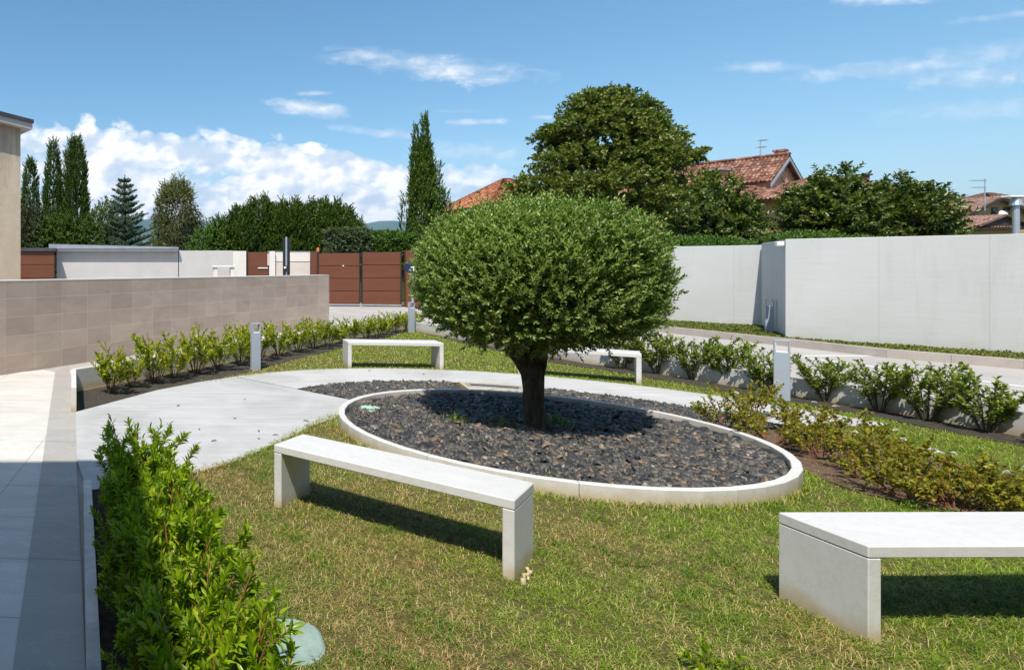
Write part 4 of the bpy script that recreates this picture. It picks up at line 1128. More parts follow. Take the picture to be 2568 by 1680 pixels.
# clipped hedge behind the gate
def hedge(name, label, x0, x1, y, dpt, z0, z1, mat, n, ll, lw, seed, zv=.08, ends=True):
    rg = np.random.default_rng(seed)
    t = thing(name, label, 'hedge', (x0, y, 0))
    L = x1-x0
    u = rg.random(n)*L; s_ = rg.random(n); zz = np.where(s_ < .6, z0 + (z1-z0)*rg.random(n), z1 + zv*np.sin(u*1.7))
    yy = np.where(s_ < .6, 0, rg.random(n)*dpt); end = rg.random(n) < dpt/(L+dpt)*.5
    B = np.stack([np.where(end, 0, u), np.where(end, rg.random(n)*dpt, yy), zz], 1)
    D = np.stack([np.where(end, -1, 0), np.where(s_ < .6, -1, 0), np.where(s_ < .6, .7, 1.3)], 1) + rg.normal(0, .5, (n, 3))
    B -= unit(D)*.1
    V, F = shoots(B, D, .28*(.5 + .8*rg.random(n)), 9, ll, lw, .9, rg=rg); np_obj('foliage', V, F, mat, t)
    m = MB(); m.box(.12, L-.12, .15, dpt-.1, 0, z1-.18); m.build('inner_branches', M['lf_brown'], t)
    return t
Y = 30
hedge('clipped_hedge', 'grey-green rounded clipped hedge behind the double gate, left half', X_at(843, Y), X_at(930, Y), Y, 1.6, 1.5, H_(586, Y), M['lf_olive'], 1500, .12, .06, 110)
hedge('clipped_hedge', 'yellow-green clipped hedge behind the double gate, right half', X_at(931, Y), X_at(1300, Y), Y+.2, 1.4, 1.5, H_(593, Y), M['lf_bright'], 3600, .12, .06, 111)
# forked cypress behind the clipped tree
Y = 31
bg_tree('forked_cypress', 'tall light green cypress with two uneven spires behind the left edge of the crown', 1070, Y, M['lf_cyp2'],
        [column_crown([(0, .45), (.2, .72), (.5, .66), (.75, .44), (.92, .26), (1, .12)], .3, H_(372, Y), 2500, 10, .40, .12, .05, 121, 2.0, .3, .55, cx=-.12),
         column_crown([(0, .32), (.5, .22), (.8, .12), (1, .02)], 4.6, H_(296, Y), 760, 10, .34, .11, .045, 122, 3.2, .15, .4, cx=-.10),
         column_crown([(0, .28), (.5, .18), (1, .03)], 5.0, H_(322, Y), 420, 10, .32, .11, .045, 123, 3.2, .15, .4, cx=-.52),
         column_crown([(0, .4), (.5, .3), (1, .04)], 2.6, H_(418, Y), 330, 10, .34, .11, .045, 124, 2.6, .15, .5, cx=.56),
         column_crown([(0, .25), (.5, .22), (1, .04)], 2.9, H_(492, Y), 120, 10, .3, .11, .04, 125, 2.2, .15, .5, cx=-1.05),
         column_crown([(0, .25), (.5, .22), (1, .04)], 2.4, H_(488, Y), 150, 10, .3, .11, .04, 126, 2.2, .15, .5, cx=.95)], .18, 6)
# the big broadleaf tree
Y = 40; xc = X_at(1518, Y)
bt = thing('broad_tree', 'huge dome-shaped dark green broadleaf tree behind the white wall', 'tree', (xc, Y, 0))
m = MB(); m.tube([(0,0,-.1),(.1,0,2.5),(0,0,5),(.1,.1,9)], [.42,.36,.28,.1], 12, .06)
for i in range(14):
    a = i*2.4; m.tube([(0,0,2.8+i*.35), (1.6*math.cos(a), 1.6*math.sin(a), 3.6+i*.45), (3.2*math.cos(a), 3.2*math.sin(a), 4.2+i*.5)], [.16,.1,.04], 6)
m.build('trunk', M['bark_far'], bt, True)
rg = np.random.default_rng(131); cl = []
prof = [(2.2, 3.2), (3.4, 4.5), (4.8, 4.75), (6.2, 4.45), (7.6, 3.75), (9.0, 3.0), (10.4, 2.2), (11.6, 1.3), (12.6, .45)]
for i in range(175):
    z = 2.2 + 10.1*rg.random()**1.15; r = np.interp(z, [p[0] for p in prof], [p[1] for p in prof]); a = rg.random()*6.28
    rr = r*(.75 + .3*rg.random()); s_ = .65 + .5*rg.random()
    if z < 4.6 and math.cos(a) > .55: continue
    cl.append(((rr*math.cos(a)*1.02, rr*math.sin(a), z), (s_*1.3, s_*1.3, s_*.32)))
cl += [((-5.0, -.3, 5.2), (1.3, 1.2, .5)), ((-4.9, -.3, 4.5), (1.5, 1.2, .5)), ((-4.2, -.6, 3.7), (1.5, 1.2, .5)), ((-3.6, -.8, 6.6), (1.2, 1.2, .45)), ((0, 0, 12.1), (.9, .9, .6)), ((5.0, 0, 6.2), (1.3, 1.1, .5)), ((4.6, -1, 5.5), (1.4, 1.1, .5))]
V, F = join([lobed_crown(cl, 11500, 9, .36, .21, .13, 132, .22, .3, .15, .9), lobed_crown([((0, 0, 5.6), (3.0, 3.0, 4.2))], 700, 9, .5, .24, .15, 133, .1, .4, .2)])
np_obj('crown', V, F, M['lf_big'], bt)
# magnolias behind the wall
def magnolia(px, Y, lobes, label, seed, n):
    t = thing('magnolia_tree', label, 'tree', (X_at(px, Y), Y, 0))
    m = MB(); m.tube([(0,0,-.1),(.1,0,1.5),(0,0,3)], [.14,.11,.06], 8, .05)
    for i in range(9):
        a = i*2.4; m.tube([(0,0,1.2+i*.1), (1.2*math.cos(a), .9*math.sin(a), 2.6+.15*i)], [.06,.02], 5)
    m.build('trunk', M['bark_far'], t, True)
    V, F = lobed_crown(lobes, int(n*.85), 11, .30, .16, .08, seed, .55, .3, .5, 1.0, .3); np_obj('crown', V, F, M['lf_mag'], t)
Y = 24
magnolia(1800, Y, [((0, 0, 3.0), (1.05, 1.0, 1.4)), ((.45, 0, 3.75), (.55, .6, .8)), ((-.7, 0, 2.9), (.9, .8, 1.1)), ((.75, .2, 2.8), (.6, .7, 1.1))], 'dark glossy magnolia between the broad tree and the yellow house wall', 141, 1700)
magnolia(2110, Y, [((0, 0, 3.8), (1.3, 1.1, 1.25)), ((-.95, 0, 3.2), (.9, 1, 1.25)), ((.1, 0, 2.9), (1.5, 1, 1.4)), ((-.2, 0, 4.6), (.55, .5, .6)), ((-1.2, 0, 4.2), (.5, .5, .55))], 'tallest glossy magnolia, in front of the yellow house', 142, 2200)
magnolia(2270, Y, [((0, 0, 3.3), (1.2, 1.1, 1.3)), ((.8, 0, 2.9), (.95, .9, 1.1)), ((-.5, 0, 3.9), (.7, .6, .8)), ((.2, 0, 4.1), (.5, .5, .6))], 'glossy magnolia at the right end of the row, before the brown houses', 143, 1700)
hedge('low_hedge', 'bright green low hedge showing just over the set-back white wall', X_at(1700, 22), X_at(1960, 22), 21.8, .8, 1.5, 2.46, M['lf_bright'], 1500, .08, .035, 151)
hedge('low_hedge', 'bright green low hedge showing over the near white wall, under the magnolias', X_at(1962, 18.5), X_at(2245, 18.5), 18.4, .8, 1.5, 2.44, M['lf_bright'], 1500, .07, .03, 152)

# ================================================================= HOUSES
def roof_plane(mb, r0, r1, e0, e1, amp=.045, per=.24, th=.10):
    """tiled slope: ridge r0-r1, eave e0-e1, ribs of round tiles down the slope in stepped rows"""
    r0, r1, e0, e1 = map(Vector, (r0, r1, e0, e1))
    nrm = (r1-r0).cross(e0-r0)
    if nrm.length < 1e-6: nrm = (e1-e0).cross(r0-e0)*-1
    nrm.normalize()
    if nrm.z < 0: nrm = -nrm
    L = max((e1-e0).length, (r1-r0).length); n = max(4, int(L/per))*4; rows = max(2, int((e0-r0).length/.38))
    vs = []; fs = []
    for j in range(rows):
        for jj in (0, 1):
            v = (j+jj)/rows
            for i in range(n+1):
                u = i/n; p = (r0.lerp(r1, u)).lerp(e0.lerp(e1, u), v)
                vs.append(p + nrm*(amp*math.sin(u*n/4*2*PI) + (.035 if jj else 0)))
    W_ = n+1
    for j in range(2*rows-1):
        for i in range(n):
            fs.append((j*W_+i, j*W_+i+1, (j+1)*W_+i+1, (j+1)*W_+i))
    mb.add(vs, fs)
    q = [r0, r1, e1, e0]; mb.add([p - nrm*.05 for p in q] + [p - nrm*(.05+th) for p in q], [(0,1,2,3),(7,6,5,4)] + [(k,(k+1)%4,4+(k+1)%4,4+k) for k in range(4)])
def local(t, p): return Vector(p) - t.location
# pink house: gable end towards the right, ridge running back
ap = at(1968, 389, 46.0); rd = Vector((-.43, .90, 0)).normalized(); sd = Vector((-.90, -.43, 0)).normalized()
ph = thing('pink_house', 'pink house with an old terracotta roof and gable, right of the broad tree', 'house', (ap.x, ap.y, 0))
w = 2.85; dz = 2.05; LR = 13
A = Vector((0, 0, ap.z)); Bk = A + rd*LR
eA = A + sd*w + Vector((0, 0, -dz)); eB = Bk + sd*w + Vector((0, 0, -dz))
fA = A - sd*w + Vector((0, 0, -dz)); fB = Bk - sd*w + Vector((0, 0, -dz))
m = MB()
ov = rd*-.25
m2 = [A + rd*.05, Bk, eA + rd*.05, eB]
q = [p.copy() for p in (eA + rd*.1 - sd*.25, eB - sd*.25, fB + sd*.25, fA + rd*.1 + sd*.25)]
zz0 = -.1
pts = [Vector((p.x, p.y, zz0)) for p in q] + [Vector((p.x, p.y, ap.z-dz-.05)) for p in q] + [A + rd*.1 - Vector((0,0,.2)), Bk - Vector((0,0,.2))]
m.add(pts, [(3,2,1,0), (0,1,5,4), (2,3,7,6), (0,4,8,7,3), (1,2,6,9,5), (4,5,9,8), (6,7,8,9)])
m.build('wall', M['pink'], ph)
r = MB(); roof_plane(r, A + ov, Bk, eA + ov, eB); roof_plane(r, A + ov, Bk, fA + ov, fB); ro = r.build('roof', M['roof'], ph)
r = MB(); r.tube([A + ov*1.2 + Vector((0,0,.05)), Bk + Vector((0,0,.05))], [.13, .13], 8); r.build('ridge_tiles', M['roof'], ro)
r = MB()
for e_ in (eA, fA):
    d = (e_-A); up = Vector((0,0,.02)); p0 = A + ov*1.15 - Vector((0,0,.22)); p1 = e_ + ov*1.15 - Vector((0,0,.22)); k_ = Vector((0,0,-.22)); n_ = rd*.06
    r.add([p0, p1, p1+k_, p0+k_, p0+n_, p1+n_, p1+k_+n_, p0+k_+n_], [(0,1,2,3),(7,6,5,4),(0,4,5,1),(1,5,6,2),(2,6,7,3),(3,7,4,0)])
r.build('barge_board', M['coping'], ph)
r = MB(); c_ = A - rd*.0 - Vector((0,0,.95)) + rd*.06
r.add([c_ - sd*.14 + Vector((0,0,-.25)), c_ + sd*.14 + Vector((0,0,-.25)), c_ + sd*.14 + Vector((0,0,.25)), c_ - sd*.14 + Vector((0,0,.25))] + [c_ + rd*.05 + s for s in (-sd*.14 + Vector((0,0,-.25)), sd*.14 + Vector((0,0,-.25)), sd*.14 + Vector((0,0,.25)), -sd*.14 + Vector((0,0,.25)))],
      [(0,1,2,3),(7,6,5,4),(0,4,5,1),(1,5,6,2),(2,6,7,3),(3,7,4,0)]); r.build('window', M['stucco_w'], ph)
# chimney at the gable top and the pink dormer on the slope
def obox(mb, c, ax, ay, hx, hy, z0, z1):
    c = Vector(c); q = [c + ax*sx*hx + ay*sy*hy for sx, sy in ((-1,-1),(1,-1),(1,1),(-1,1))]
    mb.add([(p.x, p.y, z0) for p in q] + [(p.x, p.y, z1) for p in q], [(3,2,1,0),(4,5,6,7)] + [(k,(k+1)%4,4+(k+1)%4,4+k) for k in range(4)])
r = MB(); obox(r, A + rd*.35 - sd*.35, rd, sd, .25, .25, ap.z-1.2, ap.z+.30); ch = r.build('chimney', M['pink'], ro)
r = MB(); obox(r, A + rd*.35 - sd*.35, rd, sd, .34, .34, ap.z+.301, ap.z+.45); r.build('chimney_cap', M['roof'], ch)
r = MB(); obox(r, A + rd*2.9 + sd*1.9, rd, sd, .45, .9, ap.z-2.6, ap.z-.95); dm = r.build('dormer', M['pink'], ph)
r = MB(); obox(r, A + rd*2.9 + sd*2.0, rd, sd, .6, 1.05, ap.z-.949, ap.z-.83); r.build('dormer_roof', M['coping'], dm)
r = MB(); obox(r, A + rd*2.9 + sd*2.81, rd, sd, .28, .02, ap.z-1.5, ap.z-1.05); r.build('dormer_window', M['glass'], dm)
# lean-to in front with terracotta roof and yellow wall
an = at(1938, 497, 43.0)
lh = thing('lean_to', 'low yellow annex with a terracotta lean-to roof, between the two magnolias', 'annex', (an.x, an.y, 0))
m = MB(); m.box(-1.6, 2.0, 0, 3.2, -.1, an.z-.02); m.build('wall', M['yellow'], lh)
r = MB(); roof_plane(r, (-1.9, 2.6, an.z+1.15), (2.3, 2.6, an.z+1.15), (-1.9, -.3, an.z), (2.3, -.3, an.z)); r.build('roof', M['roof'], lh)
r = MB(); r.box(-.5, .4, -.03, -.003, 1.6, 3.1); r.build('window', M['glass'], lh)
# yellow house behind the magnolias : hip roof
def hip_house(name, label, x0, x1, y0, y1, ze, zr, wm, rm, ovh=.5, ridge=.5, rz=0):
    t = thing(name, label, 'house', ((x0+x1)/2, (y0+y1)/2, 0), rz)
    hx, hy = (x1-x0)/2, (y1-y0)/2
    m = MB(); m.box(-hx, hx, -hy, hy, -.1, ze); m.build('wall', wm, t)
    ex, ey = hx+ovh, hy+ovh; rr = max(.3, ex-ey*ridge*2)
    r = MB()
    roof_plane(r, (-rr, 0, zr), (rr, 0, zr), (-ex, -ey, ze), (ex, -ey, ze)); roof_plane(r, (rr, 0, zr), (-rr, 0, zr), (ex, ey, ze), (-ex, ey, ze))
    roof_plane(r, (rr, 0, zr), (rr, 0.001, zr), (ex, -ey, ze), (ex, ey, ze)); roof_plane(r, (-rr, 0.001, zr), (-rr, 0, zr), (-ex, ey, ze), (-ex, -ey, ze))
    ro = r.build('roof', rm, t)
    g = MB(); g.box(-ex-.05, ex+.05, -ey-.08, -ey-.001, ze-.16, ze-.04); g.box(ex+.001, ex+.08, -ey, ey, ze-.16, ze-.04); g.build('gutter', M['darkwood'], t)
    return t, ro
yh, yr = hip_house('yellow_house', 'yellow house with a low terracotta hip roof, behind the magnolias', X_at(2060, 36), X_at(2335, 36), 36, 42, H_(488, 36), H_(444, 39), M['yellow'], M['roof'], .55)
r = MB(); r.box(1.6, 2.1, -.9, -.4, 6.2, H_(440, 38), .01); cc_ = r.build('chimney', M['roof_br'], yr)
r = MB(); r.box(1.52, 2.18, -.98, -.32, H_(440, 38)+.001, H_(440, 38)+.1); r.build('chimney_cap', M['coping_d'], cc_)
for k_ in range(3):
    r = MB(); r.box(-2.2+k_*1.9, -1.4+k_*1.9, -3.03, -3.002, 3.2, 4.6); r.build('window', M['glass'], yh)
# orange-roofed house left of the broad tree
oh, orf = hip_house('orange_roof_house', 'house with a bright orange tiled hip roof, left of the broad tree', X_at(1232, 56), X_at(1480, 56), 56, 66, H_(514, 56), H_(448, 61), M['pink'], M['roof_or'], .5, .42)
r = MB(); r.box(-3.2, -2.6, -5.03, -5.002, 2.5, 4.0); r.build('window', M['glass'], oh)
# brown houses at the right edge
gb = at(2496, 493, 58)
bh = thing('brown_house', 'ochre house with dark-edged gable and twin windows, near the right edge', 'house', (gb.x, gb.y, 0))
wz = gb.z; hw = 2.9
m = MB(); m.add([(-hw,0,-.1),(hw,0,-.1),(hw,12,-.1),(-hw,12,-.1),(-hw,0,wz-1.55),(hw,0,wz-1.55),(hw,12,wz-1.55),(-hw,12,wz-1.55),(0,0,wz-.15),(0,12,wz-.15)],
      [(3,2,1,0),(0,1,5,8,4),(2,3,7,9,6),(1,2,6,5),(3,0,4,7),(4,8,9,7),(5,6,9,8)]); m.build('wall', M['ochre'], bh)
r = MB(); roof_plane(r, (0,-.5,wz), (0,12.3,wz), (-hw-.4,-.5,wz-1.75), (-hw-.4,12.3,wz-1.75)); roof_plane(r, (0,12.3,wz), (0,-.5,wz), (hw+.4,12.3,wz-1.75), (hw+.4,-.5,wz-1.75)); r.build('roof', M['roof_br'], bh)
r = MB()
for s_ in (-1, 1):
    r.add([(0,-.56,wz-.08),(s_*(hw+.45),-.56,wz-1.84),(s_*(hw+.45),-.56,wz-2.06),(0,-.56,wz-.32),(0,-.5,wz-.08),(s_*(hw+.45),-.5,wz-1.84),(s_*(hw+.45),-.5,wz-2.06),(0,-.5,wz-.32)],
          [(0,1,2,3),(7,6,5,4),(0,4,5,1),(1,5,6,2),(2,6,7,3),(3,7,4,0)])
r.build('barge_board', M['darkwood'], bh)
for xw in (-.1, 1.0):
    r = MB(); r.box(xw-.3, xw+.3, -.05, -.003, wz-1.9, wz-1.0, .01); r.cyl(xw, -.03, .01, wz-1.0, wz-.99, 6); f_ = r.build('window', M['darkwood'], bh)
    r = MB(); r.box(xw-.2, xw+.2, -.07, -.051, wz-1.8, wz-1.1); r.build('pane', M['glass'], f_)
bh2, _ = hip_house('brown_house', 'second brown-roofed house, cut by the right picture edge', X_at(2500, 64)+1, X_at(2700, 64), 64, 72, H_(520, 64), H_(484, 68), M['ochre'], M['roof_br'])
ax_, axr = hip_house('low_annex', 'low annex with brown hip roof and small roof gable, before the ochre house', X_at(2372, 50), X_at(2545, 50), 50, 56, H_(571, 50), H_(528, 53), M['ochre'], M['roof_br'], .5)
r = MB(); zc = H_(541, 49.5); r.add([(1.2,-3.4,zc),(-.7,-3.45,H_(566,49.5)),(3.1,-3.45,H_(566,49.5)),(1.2,0,zc),(-.7,0,H_(566,49.5)),(3.1,0,H_(566,49.5))], [(0,1,2),(3,5,4),(0,3,4,1),(0,2,5,3),(1,4,5,2)]); r.build('roof_gable', M['darkwood'], axr)
r = MB(); roof_plane(r, (1.2,-3.7,zc+.1), (1.2,0,zc+.1), (-1.0,-3.7,H_(566,49.5)), (-1.0,0,H_(566,49.5)), th=.05); roof_plane(r, (1.2,0,zc+.1), (1.2,-3.7,zc+.1), (3.4,0,H_(566,49.5)), (3.4,-3.7,H_(566,49.5)), th=.05); r.build('gable_roof', M['roof_br'], axr)
sd_ = thing('satellite_dish', 'white satellite dish on the wall of the brown house', 'dish', tuple(at(2518, 540, 57.5)))
m = MB(); m.tube([(0,.15,0),(0,.05,.02),(0,0,.04)], [.12,.38,.42], 18); m.build('dish', M['whiteplastic'], sd_)
m = MB(); m.box(-.03,.03,.1,.5,-.05,.0); m.build('bracket', M['steel'], sd_)
# antennas
def antenna(label, px, ptop, pbot, Y, arms, dbl=False):
    b = at(px, pbot, Y); t = thing('roof_antenna', label, 'antenna', tuple(b)); h = (pbot-ptop)*Y/FPX
    m = MB(); m.cyl(0, 0, .035, -.3, h, 8); m.build('mast', M['steel'], t)
    for (z, x0, x1, n) in arms:
        m = MB(); m.box(x0, x1, -.02, .02, h*z-.02, h*z+.02)
        for i in range(n):
            x = x0 + (x1-x0)*(i+.5)/n; m.box(x-.012, x+.012, -.25, .25, h*z+.01, h*z+.035)
        m.build('antenna_arm', M['steel'], t)
antenna('roof antenna with two short arms on the pink house ridge', 1907, 350, 395, 47.5, [(.93, -.1, .45, 4), (.55, -.25, .4, 4)])
antenna('roof antenna with long side arms by the low brown annex', 2470, 448, 520, 56, [(.92, -1.2, .05, 7), (.68, -1.2, .02, 5), (.15, -.9, -.02, 4)])
# lamp posts
def lamp(label, px, ptop, Y, arm, thick=.05):
    t = thing('street_lamp', label, 'street lamp', (X_at(px, Y), Y, 0)); h = H_(ptop, Y)
    m = MB(); m.cyl(0, 0, thick, -.05, h*.92, 12, thick*.85); m.cyl(0, 0, thick*1.7, h*.92, h-.04, 12, thick); m.build('pole', M['steel'], t)
    m = MB(); m.box(-arm, arm, -.16, .16, h-.04, h+.03, .01); m.build('lamp_head', M['whiteplastic'], t)
lamp('slim grey street lamp with a flat white head, behind the double gate', 829, 577, 32, .17, .045)
lamp('very thin distant street lamp in front of the hills, left of the forked cypress', 1008, 526, 60, .22, .045)
lamp('grey street lamp with a flat white head at the right edge', 2548, 493, 26, .42, .11)

# ================================================================= HAZE, SKY, LIGHT, CAMERA
HAZE = True
if HAZE:
    m = MB(); m.box(-12000, 23000, -5000, 15000, -1.2, 900)
    mt = bpy.data.materials.new('air_haze'); mt.use_nodes = True; nt = mt.node_tree; nt.nodes.clear()
    out = nt.nodes.new('ShaderNodeOutputMaterial'); pv = nt.nodes.new('ShaderNodeVolumePrincipled')
    pv.inputs['Color'].default_value = (.42, .68, 1, 1); pv.inputs['Density'].default_value = 4.5e-5; pv.inputs['Anisotropy'].default_value = .1
    nt.links.new(pv.outputs[0], out.inputs['Volume'])
    o = m.build('haze', mt); tag(o, 'thin blue summer haze between the garden and the hills', 'haze', kind='stuff')

SUN = Vector((-.14, -.235, .45)).normalized()     # towards the sun, read from the bench shadows
el = math.asin(SUN.z); az = math.atan2(SUN.x, SUN.y)
W = bpy.data.worlds.new('World'); S.world = W; W.use_nodes = True
nt = W.node_tree; N = nt.nodes; N.clear()
def wn(t, **k):
    x = N.new(t)
    for a, b in k.items(): setattr(x, a, b)
    return x
def wl(a, b): nt.links.new(a, b)
def wm(op, a, b=None, c=None, clamp=False):
    x = N.new('ShaderNodeMath'); x.operation = op; x.use_clamp = clamp
    for i, v in enumerate((a, b, c)):
        if v is None: continue
        if isinstance(v, bpy.types.NodeSocket): wl(v, x.inputs[i])
        else: x.inputs[i].default_value = v
    return x.outputs[0]
out = wn('ShaderNodeOutputWorld'); bg = wn('ShaderNodeBackground'); wl(bg.outputs[0], out.inputs[0])
sky = wn('ShaderNodeTexSky', sky_type='NISHITA'); sky.sun_disc = False; sky.sun_elevation = el; sky.sun_rotation = az
sky.air_density = 1.0; sky.dust_density = 1.0; sky.ozone_density = 1.8; sky.altitude = 60
tc = wn('ShaderNodeTexCoord'); sep = wn('ShaderNodeSeparateXYZ'); wl(tc.outputs['Generated'], sep.inputs[0])
X, Yv, Zv = sep.outputs
yy = wm('MAXIMUM', Yv, .05)
u = wm('DIVIDE', X, yy); v = wm('DIVIDE', Zv, yy)
cmb = wn('ShaderNodeCombineXYZ'); wl(u, cmb.inputs[0]); wl(v, cmb.inputs[1])
def wnoise(sc, det, rough, mp=(1, 1, 1), off=0, dist=0):
    mm = wn('ShaderNodeMapping'); wl(cmb.outputs[0], mm.inputs[0]); mm.inputs[3].default_value = mp; mm.inputs[1].default_value = (off, off*.7, 0)
    x = wn('ShaderNodeTexNoise'); wl(mm.outputs[0], x.inputs['Vector']); x.inputs['Scale'].default_value = sc; x.inputs['Detail'].default_value = det
    x.inputs['Roughness'].default_value = rough; x.inputs['Distortion'].default_value = dist
    return x.outputs['Fac']
def wramp(f, stops):
    r = wn('ShaderNodeValToRGB'); wl(f, r.inputs[0]); e = r.color_ramp.elements
    while len(e) < len(stops): e.new(.5)
    for i, (p, c) in enumerate(stops): e[i].position = p; e[i].color = (*c, 1) if isinstance(c, tuple) else (c, c, c, 1)
    return r.outputs[0]
def PX(x): return (x-CXP)/FPX
def PV(y): return (HOR-y)/FPX
# cumulus: a soft bank far back and a brighter, lumpier one in front of it
tr_ = wm('MULTIPLY_ADD', u, 1/1.2, .4/1.2)     # u from -.4 to .8 -> 0..1
def outline(line, k=2.5):
    return wm('MULTIPLY', wramp(tr_, [((PX(x)+.4)/1.2, max(0, PV(y))*k) for x, y in line]), 1/k)
def puffs(sc, off, dv=0, du=0):
    mm = wn('ShaderNodeMapping'); wl(warp, mm.inputs[0]); mm.inputs[1].default_value = (off+du, off*.6+dv, 0); mm.inputs[3].default_value = (1, 1.25, 1)
    x = wn('ShaderNodeTexVoronoi', feature='SMOOTH_F1'); wl(mm.outputs[0], x.inputs['Vector']); x.inputs['Scale'].default_value = sc; x.inputs['Smoothness'].default_value = .35
    return x.outputs['Distance']
wa = wn('ShaderNodeTexNoise'); wl(cmb.outputs[0], wa.inputs['Vector']); wa.inputs['Scale'].default_value = 26; wa.inputs['Detail'].default_value = 5; wa.inputs['Roughness'].default_value = .65
va = wn('ShaderNodeVectorMath', operation='MULTIPLY_ADD'); wl(wa.outputs['Color'], va.inputs[0]); va.inputs[1].default_value = (.022, .022, 0); wl(cmb.outputs[0], va.inputs[2]); warp = va.outputs[0]
n1 = wnoise(9, 8, .64, (1, 1.6, 1), 3.1, .3)
pA = puffs(22, 3.3); pB = puffs(52, 1.1)
lump = wm('ADD', wm('MULTIPLY', wm('SUBTRACT', .40, pA), .034), wm('MULTIPLY', wm('SUBTRACT', .42, pB), .016))
nz = wm('ADD', wm('MULTIPLY', wm('SUBTRACT', n1, .5), .07), lump)
backl = [(-300, 330), (40, 306), (150, 300), (182, 345), (204, 290), (290, 290), (350, 318), (560, 326), (700, 338), (780, 368), (860, 372), (1000, 398), (1200, 396), (1290, 410), (1400, 480)]
frontl = [(-300, 640), (60, 560), (150, 400), (195, 318), (210, 290), (290, 290), (370, 350), (440, 450), (475, 505), (510, 450), (540, 425), (640, 405), (720, 384), (782, 350), (830, 338), (880, 352), (900, 392), (980, 392), (1030, 470), (1060, 600)]
def cover(line, edge):
    return wramp(wm('ADD', wm('SUBTRACT', outline(line), v), nz), [(0.0, 0.0), (edge*.4, .8), (edge, 1.0)])
low = wramp(v, [(.03, .55), (.06, .95), (.10, 1.0)])
uf = wramp(tr_, [((PX(-200)+.4)/1.2, 1.0), ((PX(950)+.4)/1.2, 1.0), ((PX(1290)+.4)/1.2, .75), ((PX(1500)+.4)/1.2, 0.0)])
gap = wramp(wnoise(6.5, 7, .62, (1, 3.2, 1), 12.3, .5), [(.37, .22), (.51, 1.0)])
back = wm('MULTIPLY', wm('MULTIPLY', cover(backl, .02), gap), wm('MULTIPLY', uf, low))
frontc = cover(frontl, .017)
bank = wm('MAXIMUM', back, frontc)
# thin clouds
wisp = None
wn1 = wnoise(22, 9, .68, (1, 2.6, 1), 1.7, .4); 
for (cx, cy, aw, ah, sl, st) in [(1150, 180, 130, 34, .06, .95), (1085, 165, 260, 30, .10, .55), (935, 140, 90, 16, .10, .6), (770, 272, 105, 20, .10, .9), (790, 235, 50, 7, 0, .8), (1180, 307, 95, 9, -.02, .75), (960, 333, 130, 12, .10, .6), (1365, 295, 38, 7, 0, .6),
                             (1920, 168, 120, 14, 0, .42), (2250, 170, 300, 22, -.11, .5), (2500, 192, 260, 26, -.05, .5), (2480, 140, 190, 42, -.15, .30), (2200, 3, 170, 12, 0, .55), (2450, 275, 260, 26, -.08, .32), (2520, 40, 160, 10, -.12, .28), (1220, 385, 200, 30, .05, .35), (1150, 280, 60, 5, 0, .3)]:
    du = wm('SUBTRACT', u, PX(cx)); dv = wm('SUBTRACT', v, PV(cy)); dv = wm('ADD', dv, wm('MULTIPLY', du, sl))
    a = wm('POWER', wm('ABSOLUTE', wm('MULTIPLY', du, FPX/aw)), 2.0); b = wm('POWER', wm('ABSOLUTE', wm('MULTIPLY', dv, FPX/ah)), 2.0)
    e = wm('SUBTRACT', 1.15, wm('SQRT', wm('ADD', a, b)))
    e = wm('ADD', e, wm('MULTIPLY', wm('SUBTRACT', wn1, .5), 2.6))
    e = wm('MULTIPLY', wm('MINIMUM', wm('MAXIMUM', wm('MULTIPLY', e, .8), 0), 1), st*.95)
    wisp = e if wisp is None else wm('MAXIMUM', wisp, e)
front = wm('GREATER_THAN', Yv, .06)
mask = wm('MULTIPLY', wm('MAXIMUM', bank, wisp), front)
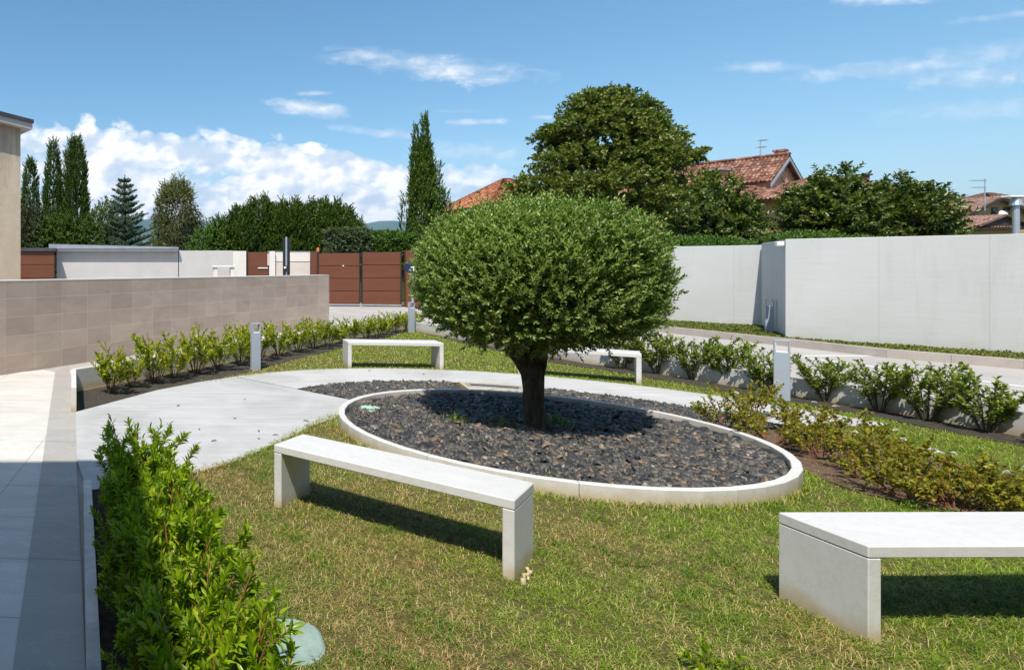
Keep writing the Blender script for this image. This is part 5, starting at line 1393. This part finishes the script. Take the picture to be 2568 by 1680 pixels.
# sunlight painted into the cloud colour: each lump brighter up and to the left
rel = wm('ADD', wm('MULTIPLY', wm('SUBTRACT', puffs(22, 3.3, -.014, .010), pA), 3.2), wm('MULTIPLY', wm('SUBTRACT', puffs(52, 1.1, -.007, .005), pB), 1.8))
sh_ = wm('ADD', wm('ADD', wnoise(13, 7, .6, (1, 1.8, 1), 21.0, .3), wm('MULTIPLY', rel, .10)), wm('MULTIPLY', frontc, .045))
shade = wramp(sh_, [(.38, (4.2, 5.0, 5.9)), (.47, (5.1, 5.6, 6.3)), (.555, (6.4, 6.6, 6.9)), (.63, (7.6, 7.5, 7.4))])
hs = wn('ShaderNodeHueSaturation'); hs.inputs['Saturation'].default_value = 1.20; hs.inputs['Hue'].default_value = .488; wl(sky.outputs[0], hs.inputs['Color'])
mx = wn('ShaderNodeMix', data_type='RGBA'); wl(mask, mx.inputs[0]); wl(hs.outputs[0], mx.inputs[6]); wl(shade, mx.inputs[7])
wl(mx.outputs[2], bg.inputs[0]); bg.inputs[1].default_value = .135; W.cycles.sampling_method = 'NONE'

ld = bpy.data.lights.new('sun', 'SUN'); ld.energy = 5.0; ld.angle = math.radians(.5); ld.color = (1, .965, .90)
lo = bpy.data.objects.new('sun', ld); C.objects.link(lo); lo.rotation_euler = SUN.to_track_quat('Z', 'Y').to_euler(); lo.location = (-10, -10, 30)

cd = bpy.data.cameras.new('camera'); co = bpy.data.objects.new('camera', cd); C.objects.link(co)
cd.sensor_width = 36; cd.sensor_fit = 'HORIZONTAL'; cd.lens = FPX/2568*36
cd.shift_x = (1284-CXP)/2568; cd.shift_y = (HOR-840)/2568
cd.clip_start = .05; cd.clip_end = 60000
co.location = (0, 0, EYE); co.rotation_euler = (PI/2, 0, 0)
S.camera = co
S.view_settings.view_transform = 'Standard'; S.view_settings.look = 'None'; S.view_settings.gamma = 1; S.view_settings.exposure = .30
S.cycles.max_bounces = 4; S.cycles.diffuse_bounces = 2; S.cycles.glossy_bounces = 2; S.cycles.transmission_bounces = 2; S.cycles.transparent_max_bounces = 4; S.cycles.volume_bounces = 0
S.cycles.caustics_reflective = False; S.cycles.caustics_refractive = False
try: S.view_settings.use_curve_mapping = False
except Exception: pass
